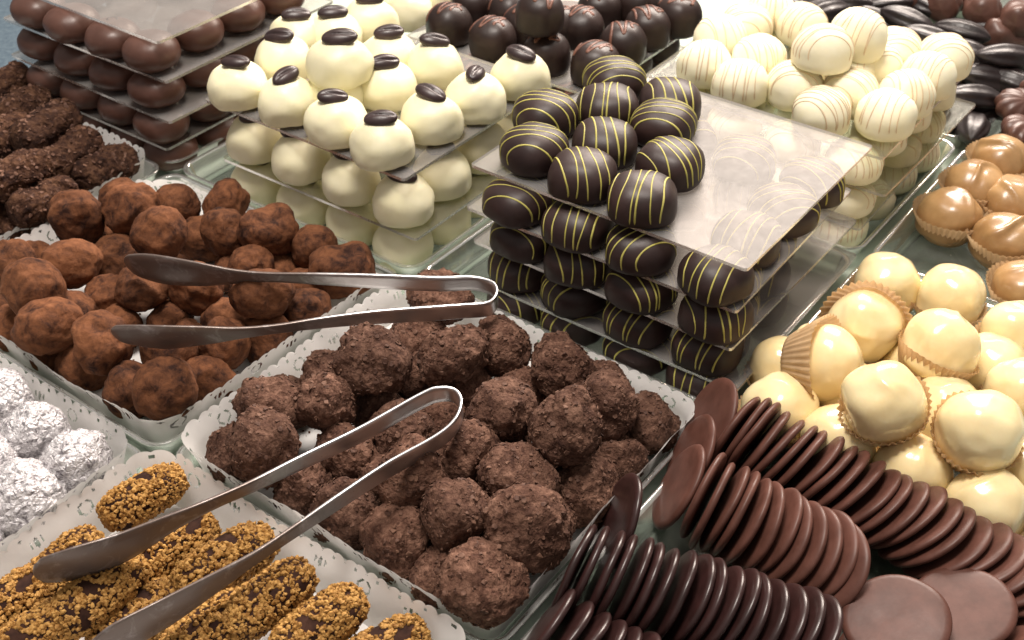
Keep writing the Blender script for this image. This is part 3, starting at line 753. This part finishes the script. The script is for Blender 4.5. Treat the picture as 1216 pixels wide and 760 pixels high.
sg = [(rough_ball('wrapped_ball', s, (1.85, 1.8, 1.65), .12, .05, 2.6, M['sugar'], 5, 2.1, .10), 'round') for s in (31, 32, 33)]
SG = [(37,522,2.2,0,.95),(112,576,2.2,1,.95),(2,480,2.2,2,.95),(34,608,2.2,2,1.05),(-8,562,2.2,1,1.0),(-12,640,2.2,0,1.0)]
heap(SG, 'wrapped_ball', sg, 'sweet', 'icing silvery wrapped balls', 'ball', 1, ('n', 0), seed=8, words={0: 'silvery wrapped ball highest up beside the lace edge', 1: 'silvery wrapped ball nearest the nut logs', 2: 'silvery wrapped ball cut by the left picture edge, behind the others',
     3: 'silvery wrapped ball at the front, above the tongs paddle', 4: 'silvery wrapped ball half cut by the left picture edge, in the middle', 5: 'silvery wrapped ball mostly outside the left picture edge, at the front'})

# rolls
def aim(p0, p1, z):   # heading of a roll lying from pixel p0 to p1
    d = at(*p1, z)-at(*p0, z); return math.atan2(d.y, d.x)
rl = [(roll_mesh('shaved_roll', s, 4.8, 1.25, .09, k*1.5, M['roll'], .16), w) for s, k, w in ((41, 1.3, 'long'), (42, 1.6, 'rough'), (43, 1.2, 'thick'))]
RL = [(5,104,3.2,0),(26,131,3.6,1),(55,153,5.0,0),(84,184,3.8,2),(122,202,2.6,1),(3,166,4.4,2),(20,207,5.0,0),(52,240,3.4,2),(-4,235,3.2,1),(5,270,1.9,0),(48,112,1.9,1),(95,222,1.9,0),(14,180,2.2,1),(70,205,1.8,0),(30,262,1.8,1),(-10,130,2.0,1)]
rl = [(add_chips(m, 90+i, 170, .05, .15, 1.5), w) for i, (m, w) in enumerate(rl)]
ro, nr = rows_of(RL, 4)
for i, (x, y, z, v) in enumerate(RL):
    o = link('shaved_chocolate_roll', rl[v][0]); s = rnd.uniform(.92, 1.04)
    rz = aim((x-30, y+18), (x+30, y-18), z)+rnd.uniform(-.25, .25)
    place(o, at(x, y, z), (rnd.uniform(0, 6), rnd.uniform(-.12, .12), rz), s)
    tag(o, '%s shaved chocolate roll, %s' % (rl[v][1], posword(*ro[i], nr)), 'chocolate roll', 'shaved chocolate rolls piled on lace')
# nut logs: dark core with hundreds of crumbs pressed on
EXPO[0] = 4.5
def nut_log(seed):
    rn = random.Random(seed); L, r = 4.4, 1.10
    core = roll_mesh('log_core', seed, L, r, 0, 1, M['nutcore'], .12, 40, 40)
    vs, fs = ico(1); V, Fc = [], []
    for _ in range(2300):
        u = rn.uniform(-1, 1); a = rn.uniform(0, 2*PI)
        if noise.noise(Vector((u*2.2, math.cos(a)*1.2, math.sin(a)*1.2+seed))) < -.36: continue
        if rn.random() < .16: u = rn.choice((-1, 1)); rad = r*math.sqrt(rn.random())*.7; base = Vector((u*L/2*(.99-.10*(rad/r)**2), rad*math.cos(a), rad*math.sin(a)))
        else:
            e = max(0, 1-abs(u)**4.5)**.46; base = Vector((u*L/2, r*e*math.cos(a), r*e*math.sin(a)))
        base += base.normalized()*(.02)
        rot = Euler((rn.uniform(0, 6), rn.uniform(0, 6), rn.uniform(0, 6))).to_matrix(); s = rn.choice((rn.uniform(.06, .10), rn.uniform(.10, .17)))
        sc = Vector((s*rn.uniform(.8, 1.35), s*rn.uniform(.65, 1), s*rn.uniform(.6, 1)))
        o = len(V)
        for v in vs:
            q = v*(1+rn.uniform(-.35, .3)); V.append(base+rot@Vector((q.x*sc.x, q.y*sc.y, q.z*sc.z)))
        Fc += [tuple(k+o for k in f) for f in fs]
    return core, mesh('nut_crumbs', V, Fc, M['nutbits'], False)
nl = [nut_log(s) for s in (51, 52, 53, 54)]
NL = [(170,590,2.6,0,(0,0,.02),'short nut coated log nearest the tray corner, behind the tongs paddle'),(58,668,2.2,1,(0,0,.1),'nut coated log half covered by the tongs paddle'),(118,704,3.4,2,(0,0,0),'nut coated log just below the upper tongs paddle'),
      (206,650,2.4,3,(0,0,0),'nut coated log between the two tongs arms, left one'),(268,668,2.9,0,(0,0,0),'nut coated log crossed by the lower tongs arm'),(318,712,3.4,1,(0,0,.05),'nut coated log right of the lower tongs arm'),
      (378,744,3.2,2,(0,0,.1),'nut coated log cut by the bottom picture edge, beside the lace'),(4,722,2.4,3,(0,0,0),'nut coated log at the left picture edge'),(168,735,1.9,0,(0,0,0),'nut coated log half hidden under the lower tongs paddle'),
      (246,752,3.0,1,(0,0,0),'nut coated log cut by the bottom edge right of the paddle'),(462,764,2.2,3,(0,0,0),'nut coated log tip at the bottom edge, farthest right'),(36,762,3.0,2,(0,0,0),'nut coated log at the bottom left corner'),
      ]
for x, y, z, v, rr, w in NL:
    rz = aim((x-40, y+27), (x+40, y-27), z)+rnd.uniform(-.12, .12)
    q = at(x, y, z); q = q if 'short' in w else ab(min(q.dot(AX), 23.4), max(min(q.dot(BX), -22.1), -38.6), z)
    t = thing('nut_log', q, (rnd.uniform(0, 6)*0, rr[2]*-1, rz), (lambda k: (k*1.0, k*.95, k*.95))(rnd.uniform(.95, 1.05)*(.9 if 'short' in w else 1))); tag(t, w, 'sweet', 'nut coated logs in the lower left tray')
    link('log_core', nl[v][0], t); o = link('nut_crumbs', nl[v][1], t); o['kind'] = 'stuff'

# ------------------------------------------------------------------ discs leaning like fallen dominoes
def disc_mesh(name, R, th, seed, mat):
    prof = [(0, th/2), (R*.55, th/2), (R-.32, th/2-.0), (R-.16, th/2-.03), (R-.05, th/2-.10), (R, 0), (R-.05, -th/2+.06), (R-.14, -th/2), (R*.5, -th/2), (0, -th/2)]
    nu = 56; V = []
    for (r, z) in prof:
        for i in range(nu):
            a = 2*PI*i/nu; k = 1+.012*noise.noise(Vector((math.cos(a)*1.5, math.sin(a)*1.5, seed)))
            V.append((r*k*math.cos(a), r*k*math.sin(a), z+.05*noise.noise(Vector((r*.5*math.cos(a), r*.5*math.sin(a), seed)))))
    return mesh(name, V, grid_faces(nu, len(prof)), mat)
dm = [disc_mesh('milk_disc', 2.25, .36, s, M['disc_milk']) for s in (1, 2, 3)]
dd = [disc_mesh('dark_disc', 2.25, .36, s, M['disc_dark']) for s in (4, 5, 6)]
def disc(a, b, z, lean, yaw, dark, label, s=1.0):
    # normal starts along -b (facing left-down) and is tipped up by lean degrees; yaw turns it about the vertical
    nb = (-BX); nb.rotate(Euler((0, 0, R_(yaw)))); n = nb*math.cos(R_(lean))+Vector((0, 0, math.sin(R_(lean))))
    q = n.to_track_quat('Z', 'Y'); o = link('chocolate_disc', random.Random(int(a*100+b*77)).choice(dd if dark else dm))
    place(o, ab(a, b, z), (0, 0, 0), s); o.rotation_mode = 'QUATERNION'; o.rotation_quaternion = q
    tag(o, label, 'chocolate disc', 'dark chocolate discs leaning in rows' if dark else 'milk chocolate discs leaning in rows')
def disc_row(n, a0, a1, b0, b1, l0, l1, y0, y1, dark, word, zc=2.45, pw=1.0, up=0.0, bp=1.0):
    for i in range(n):
        u = i/(n-1); lean = l0+(l1-l0)*u**pw+rnd.uniform(-2.5, 2.5); zz = .45+2.05*math.cos(R_(lean))+.25+up*u
        disc(a0+(a1-a0)*u+rnd.uniform(-.18, .18), b0+(b1-b0)*u**bp+rnd.uniform(-.08, .08), zz, lean, y0+(y1-y0)*u+rnd.uniform(-4, 4), dark,
             '%s chocolate disc in the %s, %s from its left' % ('dark' if dark else 'milk', word, ORD[i+1]))
disc(44.0, -20.0, 2.7, 30, 38, False, 'tall milk chocolate disc showing its face, highest up beside the dark tower')
disc(41.0, -19.4, 2.7, 26, 32, False, 'milk chocolate disc showing its face, between the tall one and the frontmost upright one')
disc(39.0, -18.9, 2.6, 28, 26, False, 'upright milk chocolate disc with its oval face towards the flaked truffles')
disc_row(25, 43.9, 43.2, -18.6, -1.9, 13, 58, 0, 0, False, 'rear row along the cream tray', pw=.8, up=.3, bp=1.12)
disc_row(12, 38.9, 38.6, -17.6, -11.0, 12, 40, 4, 44, False, 'middle row', up=.5)
disc(35.6, -20.1, 2.5, 24, 34, True, 'dark chocolate disc lying against the tray rim, behind the dark row')
disc_row(17, 31.8, 34.2, -20.0, -10.3, 12, 40, 14, 24, True, 'front dark row', up=.3)
disc_row(12, 28.2, 28.8, -19.2, -10.8, 30, 44, 5, 10, True, 'lowest dark row at the bottom edge')
disc_row(5, 38.6, 38.6, -3.2, -.6, 45, 55, 0, 0, False, 'short row at the lower right corner')
for (x, y, z, l, yw, w) in ((1064, 736, 3.0, 74, 60, 'left one of the two'), (1142, 722, 2.7, 76, 40, 'right one of the two')):
    p = at(x, y, z); disc(p.dot(AX), p.dot(BX), z, l, yw, False, 'large milk chocolate disc lying nearly flat, '+w, 1.0)
disc(36.6, -7.0, 1.6, 80, 0, False, 'milk chocolate disc lying under the flat pair', 1.0)

# ------------------------------------------------------------------ cupped sweets
def cup_mesh(r0, r1, h, npl=38, seed=0):
    nu = npl*4; V = []; nv = 9
    for j in range(nv):
        u = j/(nv-1)
        for i in range(nu):
            a = 2*PI*i/nu; tri = abs(((i/4) % 1)*2-1)*2-1
            r = r0+(r1-r0)*u**.9+tri*.075*(.25+.75*u) + .14*u*u*noise.noise(Vector((math.cos(a)*1.4, math.sin(a)*1.4, seed)))
            z = h*u*(1+.10*noise.noise(Vector((math.cos(a)*1.1, math.sin(a)*1.1, seed+4))))
            V.append((r*math.cos(a), r*math.sin(a), z))
    Fc = grid_faces(nu, nv); Fc.append(tuple(range(nu-1, -1, -1)))
    return mesh('paper_cup', V, Fc, M['cup'])
cups = [cup_mesh(1.35, 2.05, 1.45, 36, s) for s in (1, 2, 3)]
cups_open = [cup_mesh(1.35, 2.35, 1.9, 40, s) for s in (6, 7)]
def glob(name, seed, R, up, dn, mat, ridge):
    nu, nv = 52, 34; V = []
    for j in range(nv):
        th = -PI/2+PI*j/(nv-1)
        for i in range(nu):
            ph = 2*PI*i/nu; d = Vector((math.cos(th)*math.cos(ph), math.cos(th)*math.sin(ph), math.sin(th)))
            r = sup(d, R, up, dn, 2.15, 2.2)*(1+.095*noise.noise(d*1.1+Vector((seed*3, 0, 0)))+.03*noise.noise(d*2.6+Vector((0, seed*3, 0))))
            p = d*r
            if ridge and d.z > 0:      # dripped ridge from dipping
                g = math.exp(-((d.x*1.1-.25+.35*math.sin(d.y*2.5+seed))/.13)**2)*d.z
                p += d*g*ridge - d*.5*ridge*math.exp(-((d.x*1.1-.5+.35*math.sin(d.y*2.5+seed))/.2)**2)*d.z
            p.z += dn; V.append(p)
    return mesh(name, V, grid_faces(nu, nv), mat)
cream_v = [glob('cream_body', s, 1.78, 1.65, 1.5, M['cream'], r) for s, r in ((1, .03), (2, .07), (3, .05), (4, .0))]
caram_v = [glob('caramel_body', s, 1.9, 1.55, 1.3, M['caramel'], r) for s, r in ((5, .20), (6, .24), (7, .16))]
def cupped(name, body, cup, loc, tilt, rz, label, cat, group, s=1.0, lift=.35, cupoff=(0, 0, 0), cuprot=(0, 0, 0)):
    t = thing(name, loc, (tilt[0], tilt[1], rz), s); tag(t, label, cat, group)
    o = link('sweet_body', body, t); o.location = (0, 0, lift*CM)
    c = link('paper_cup', cup, t); c.location = Vector(cupoff)*CM; c.rotation_euler = cuprot
    return t
CR = [(1053,337,2.0,0,0,0,'cream sweet at the top corner of its tray'),(1027,386,3.6,0,1.0,-.9,'cream sweet on its side with its fluted cup opening to the upper left'),(1129,353,2.2,0,0,0,'cream sweet in the back row right of the corner one'),
      (1117,413,4.2,1,-.2,.35,'large upright cream sweet in the middle of the back, glowing brightest'),(1205,398,3.0,2,0,0,'cream sweet at the right picture edge in the back row'),(1177,438,2.2,0,0,0,'cream sweet between the large middle one and the right edge'),
      (978,431,3.8,3,.5,1.15,'cream sweet tipped over with its cup towards the viewer'),(1050,478,5.2,0,.25,-.3,'cream sweet raised in the centre with a torn looking cup edge'),(925,487,2.2,0,0,0,'cream sweet at the left corner of its tray, behind the discs'),
      (932,440,2.0,2,0,0,'cream sweet mostly hidden at the left behind the tipped one'),(996,526,2.2,1,.1,0,'cream sweet in the front row, second from the left'),(1081,560,2.2,2,0,.1,'cream sweet in the front row against the acrylic wall, third from the left'),
      (1122,490,2.4,0,0,0,'cream sweet behind the raised right-hand one'),(1163,512,4.9,3,.35,.05,'cream sweet raised at the right with its pleated cup facing front'),(1171,600,2.2,1,0,0,'cream sweet at the front right against the acrylic wall'),
      (1214,468,2.6,0,0,0,'cream sweet cut by the right picture edge in the middle'),(1228,560,2.4,2,0,0,'cream sweet just outside the right edge at the front'),(1090,440,1.9,3,0,0,'cream sweet at the bottom of the heap in the middle'),(1010,470,1.9,3,0,0,'cream sweet at the bottom of the heap left of centre')]
for i, (x, y, z, v, tx, ty, w) in enumerate(CR):
    p = at(x, y, z); t = Euler((tx, ty, 0)).to_matrix()@Vector((0, 0, 1.75))
    big = i in (1, 6)
    cupped('cream_sweet', cream_v[v], cups_open[i % 2] if big else cups[i % 3], p-t, (tx, ty), 0 if (tx or ty) else rnd.uniform(0, 6), w, 'sweet', 'cream coloured sweets in paper cups', 1.07 if z > 3 else 1.03)
CA = [(1128,255,2.0,0,0,0,'caramel sweet nearest the tray corner, at the left'),(1194,284,2.0,1,0,0,'caramel sweet in front, with a torn cup'),(1158,221,2.4,2,0,0,'caramel sweet behind the corner one'),(1202,240,2.3,0,0,0,'caramel sweet behind the front one at the right edge'),
      (1189,190,2.6,1,0,0,'caramel sweet farthest back'),(1218,342,1.8,2,0,0,'caramel sweet cut by the right edge near the cream tray'),(1236,200,2.2,0,0,0,'caramel sweet outside the right edge at the back'),(1250,285,2.0,1,0,0,'caramel sweet outside the right edge at the front')]
for i, (x, y, z, v, tx, ty, w) in enumerate(CA):
    p = at(x, y, z); cupped('caramel_sweet', caram_v[v], cups_open[i % 2], p-Vector((0, 0, 1.6)), (tx, ty), rnd.uniform(0, 6), w, 'sweet', 'caramel sweets in paper cups', 1.0, .3)

# ------------------------------------------------------------------ black pods, brown rolls and ribbed pieces at the top right
def pod_mesh(seed):
    nu, nv = 48, 40; V = []
    for j in range(nv):
        u = -1+2*j/(nv-1); r = (max(0, 1-abs(u)**2.1))**.72
        for i in range(nu):
            a = 2*PI*i/nu; k = 1+.07*math.cos(a*7+seed)*(r**.5)+.05*noise.noise(Vector((u*2, math.cos(a), math.sin(a)+seed)))
            V.append((u*2.5, 1.2*r*k*math.cos(a), .95*r*k*math.sin(a)))
    return mesh('pod', V, grid_faces(nu, nv), M['pod'])
pods = [pod_mesh(s) for s in (1, 2, 3)]
PD = [(1196,68,3.2),(1158,116,2.8),(1155,152,1.8),(1142,38,2.6),(1105,46,2.4),(1078,24,2.6),(982,14,3.0),(1013,6,2.4),(1178,93,1.9),(1206,98,2.0),(1146,62,2.0),(1128,92,1.4),(1050,6,2.4),(1170,38,1.8),(1093,5,2.2),(1120,130,1.4),(1180,130,1.4),(935,2,2.5),(1055,30,1.6),(1030,22,1.8),(1000,30,1.6),(1216,80,1.8),(960,6,1.8),(1136,140,1.3)]
ro, nr = rows_of(PD, 4)
for i, (x, y, z) in enumerate(PD):
    o = link('pod_chocolate', pods[i % 3]); place(o, at(x, y, z), (rnd.uniform(-.3, .3), rnd.uniform(-.2, .2), [.1, .15, 1.2, -.5, -.5, -.6][i] if i < 6 else rnd.uniform(-1.2, .9)), rnd.uniform(.92, 1.05))
    tag(o, 'black ribbed pod shaped chocolate, '+posword(*ro[i], nr), 'chocolate', 'black pod shaped chocolates')
br = [roll_mesh('brown_roll', s, 4.4, 1.5, .03, 1.2, M['milk'], .15, 40, 40) for s in (61, 62)]
BRL = [(1166,10,3.0,1.3),(1208,22,3.0,1.2),(1120,4,2.4,1.2),(1195,42,1.8,.2),(1080,-8,2.6,1.0),(1232,10,3.0,1.3),(1142,-12,2.6,1.2)]
for i, (x, y, z, rz) in enumerate(BRL):
    p = at(x, y, z)
    o = link('brown_chocolate_roll', br[i % 2]); place(o, p, (0, .1, rz), .95)
    tag(o, 'plain brown chocolate roll at the top right, %s of its row' % ['third from the right', 'second from the right', 'fourth from the right', 'lowest one', 'leftmost', 'rightmost', 'rearmost'][i], 'chocolate roll', 'plain brown chocolate rolls')
def ribbed(seed):
    nu, nv = 60, 30; V = []
    for j in range(nv):
        th = -PI/2+PI*j/(nv-1)
        for i in range(nu):
            ph = 2*PI*i/nu; k = 1+.06*math.cos(ph*11+2.5*math.sin(th))
            V.append((1.9*math.cos(th)*math.cos(ph)*k, 1.5*math.cos(th)*math.sin(ph)*k, 1.0*math.sin(th)))
    return mesh('ribbed_chocolate', V, grid_faces(nu, nv), M['milk'])
rb = ribbed(1)
for i, (x, y, z, w) in enumerate(((1212,128,2.6,'upper one'), (1213,158,2.2,'lower one'), (1240,110,2.4,'outside the edge, rear'), (1243,146,2.4,'outside the edge, front'))):
    o = link('ribbed_chocolate', rb); place(o, at(x, y, z), (.5, .2, i), 1.0); tag(o, 'ribbed milk chocolate at the right picture edge above the caramels, '+w, 'chocolate', 'ribbed milk chocolates')

# ------------------------------------------------------------------ tongs: bent steel strips
def catmull(P, n=10):
    out = []
    for i in range(len(P)-1):
        p0 = P[max(0, i-1)]; p1 = P[i]; p2 = P[i+1]; p3 = P[min(len(P)-1, i+2)]
        for k in range(n):
            t = k/n; out.append(tuple(.5*((2*b)+(-a+c)*t+(2*a-5*b+4*c-d)*t*t+(-a+3*b-3*c+d)*t**3) for a, b, c, d in zip(p0, p1, p2, p3)))
    out.append(tuple(P[-1])); return out
def strip(path, name, mat, parent, cap0=True, cap1=True, th=.07, up=Vector((0, 0, 1))):
    V = []; n = len(path)
    for i, q in enumerate(path):
        p = Vector(q[:3]); w = q[3]; cv = q[4]
        t = Vector(path[min(n-1, i+1)][:3])-Vector(path[max(0, i-1)][:3]); t.normalize()
        W = (up - t*up.dot(t)).normalized(); N = t.cross(W)
        sec = [(-1, -1), (-.96, -1.0), (-.5, -1), (0, -1), (.5, -1), (.96, -1), (1, -.6), (1, .6), (.96, 1), (.5, 1), (0, 1), (-.5, 1), (-.96, 1), (-1, .6)]
        for u, s in sec:
            V.append(p + W*(u*w) + N*(s*th + cv*(1-u*u)))
    m = 14; Fc = [(j*m+s, j*m+(s+1) % m, (j+1)*m+(s+1) % m, (j+1)*m+s) for j in range(n-1) for s in range(m)]
    if cap0: Fc.append(tuple(range(m-1, -1, -1)))
    if cap1: Fc.append(tuple(range((n-1)*m, n*m)))
    return link(name, mesh(name, V, Fc, mat), parent)
def tongs(P, i0, i1, label, up):
    """P: (px, py, z, halfwidth, curve); i0, i1 = ends of the bow"""
    Q = [tuple(at(x, y, z))+(w, c) for x, y, z, w, c in P]
    path = catmull(Q, 10); c = Vector(path[len(path)//2][:3])
    root = thing('steel_tongs', (c.x, c.y, c.z)); tag(root, label, 'tongs', 'steel serving tongs lying on the truffles')
    path = [(q[0]-c.x, q[1]-c.y, q[2]-c.z, q[3], q[4]) for q in path]
    a, b = i0*10, i1*10; pe = 32
    strip(path[:pe+1], 'paddle', M['steel_dusty'], root, True, False, up=up)
    strip(path[pe:a+1], 'arm', M['steel'], root, False, False, up=up)
    strip(path[a:b+1], 'spring_bow', M['steel'], root, False, False, up=up)
    strip(path[b:len(path)-pe], 'arm', M['steel'], root, False, False, up=up)
    strip(path[len(path)-pe-1:], 'paddle', M['steel_dusty'], root, False, True, up=up)
upv = Vector((0, -.25, 1)).normalized()
T1 = [(149,312,5.6,.18,0),(153,313,5.6,.58,.03),(163,316,5.6,.92,.07),(190,320,5.7,1.18,.12),(236,325,5.8,.98,.10),(280,328,5.9,.55,.03),(320,329,6.0,.36,0),(380,331,6.0,.45,0),(450,334,6.0,.56,0),(520,337,6.0,.58,0),(560,336,6.0,.56,0),
      (584,342,6.0,.55,0),(590,354,6.0,.55,0),(580,366,6.0,.55,0),(550,369,6.0,.55,0),(510,372,6.0,.56,0),(450,376,6.0,.52,0),(390,382,5.9,.42,0),(330,390,5.9,.32,0),(285,395,5.8,.42,-.02),(240,398,5.7,.72,-.06),(190,400,5.6,.92,-.10),(148,397,5.5,.72,-.06),(137,395,5.5,.45,-.03),(133,394,5.5,.15,0)]
tongs(T1, 10, 14, 'steel tongs lying across the cocoa truffles, bow towards the dark tower', upv)
T2 = [(40,681,5.4,.18,0),(45,680,5.4,.62,.03),(58,677,5.4,1.0,.07),(95,668,5.5,1.25,.12),(150,648,5.6,1.05,.08),(205,620,5.6,.62,.03),(250,599,5.7,.42,0),(300,577,5.8,.42,0),(360,548,5.9,.52,0),(430,515,6.0,.60,0),(500,476,6.1,.60,0),(522,468,6.1,.58,0),
      (540,470,6.1,.55,0),(548,484,6.1,.55,0),(540,506,6.1,.56,0),(515,527,6.0,.58,0),(460,558,6.0,.60,0),(400,597,5.9,.52,0),(345,634,5.8,.42,0),(300,664,5.7,.45,-.02),(250,695,5.6,.75,-.05),(195,728,5.5,1.05,-.1),(140,757,5.4,1.1,-.1),(112,770,5.4,.6,-.03),(106,773,5.4,.2,0)]
tongs(T2, 11, 15, 'steel tongs reaching from the nut logs onto the flaked truffles', upv)

# ------------------------------------------------------------------ crumbs
def crumbs(name, r, c, n, z, label, seed, mat, smin=.03, smax=.10):
    rn = random.Random(seed); a0, a1 = ROWS[r]; b0, b1 = COLS[c]; vs, fs = ico(1); V, Fc = [], []
    for _ in range(n):
        a = rn.uniform(a0+2, a1-2); b = rn.uniform(b0+2, b1-2); s = rn.uniform(smin, smax)*rn.uniform(.5, 1); q = ab(a, b, z+s*.5); o = len(V)
        V += [q+Vector((v.x*s*rn.uniform(.6, 1.4), v.y*s*rn.uniform(.6, 1.4), v.z*s*.6)) for v in vs]; Fc += [tuple(k+o for k in f) for f in fs]
    o = link(name, mesh(name, V, Fc, mat, False)); tag(o, label, 'crumbs', None, 'stuff')
crumbs('chocolate_crumbs', 0, 0, 900, .43, 'cocoa crumbs scattered on the paper under the cocoa truffles', 1, M['crumb'])
crumbs('chocolate_crumbs', 0, 1, 900, .43, 'dark flakes scattered on the paper under the flaked truffles', 2, M['crumb'])
crumbs('chocolate_crumbs', 'n', 0, 150, .43, 'small crumbs on the paper under the silvery balls', 3, M['crumb'])
crumbs('nut_bits', 'n', 1, 260, .44, 'fallen nut bits on the paper around the nut logs', 6, M['nutbits'])
crumbs('chocolate_crumbs', 2, 2, 40, .33, 'pale crumbs on the caramel tray floor', 4, M['white'])

# ------------------------------------------------------------------ light
W = bpy.data.worlds.new('World'); scene.world = W; W.use_nodes = True
wn, wl = W.node_tree.nodes, W.node_tree.links
bg = wn['Background']; tc = wn.new('ShaderNodeTexCoord'); sx = wn.new('ShaderNodeSeparateXYZ'); wl.new(tc.outputs['Generated'], sx.inputs[0])
wr = wn.new('ShaderNodeValToRGB'); e = wr.color_ramp.elements
e[0].position = .0; e[0].color = (.30,.27,.255,1); e[1].position = .9; e[1].color = (.74,.68,.64,1)
wl.new(sx.outputs['Z'], wr.inputs['Fac']); wl.new(wr.outputs['Color'], bg.inputs['Color']); bg.inputs['Strength'].default_value = .62
def area(name, loc, tgt, size, power, col, sy=None):
    L = bpy.data.lights.new(name, 'AREA'); L.energy = power; L.color = col; L.shape = 'RECTANGLE'; L.size = size*CM; L.size_y = (sy or size)*CM
    o = bpy.data.objects.new(name, L); COL.objects.link(o); o.location = Vector(loc)*CM
    o.rotation_euler = (Vector(tgt)-Vector(loc)).to_track_quat('-Z', 'Y').to_euler(); return o
area('display_lamp', (48, 172, 92), (16, 60, 4), 85, 38.0, (1, .87, .77), 45)
area('ceiling_lamp', (-10, 60, 150), (0, 55, 0), 45, 27.0, (1, .91, .83), 45)

# ------------------------------------------------------------------ camera and render settings
cam = bpy.data.cameras.new('camera'); co = bpy.data.objects.new('camera', cam); COL.objects.link(co); scene.camera = co
co.location = (0, 0, CAMH*CM); co.rotation_euler = (PI/2-PITCH, 0, 0)
cam.sensor_width = 36; cam.lens = F/1216*36; cam.clip_start = .01; cam.clip_end = 50
cam.dof.use_dof = True; cam.dof.focus_distance = .60; cam.dof.aperture_fstop = 22
vs = scene.view_settings; vs.view_transform = 'Standard'; vs.look = 'None'; vs.exposure = 0; vs.gamma = 1
scene.cycles.transparent_max_bounces = 32; scene.cycles.max_bounces = 8; scene.cycles.use_denoising = True
scene.cycles.sample_clamp_indirect = 6
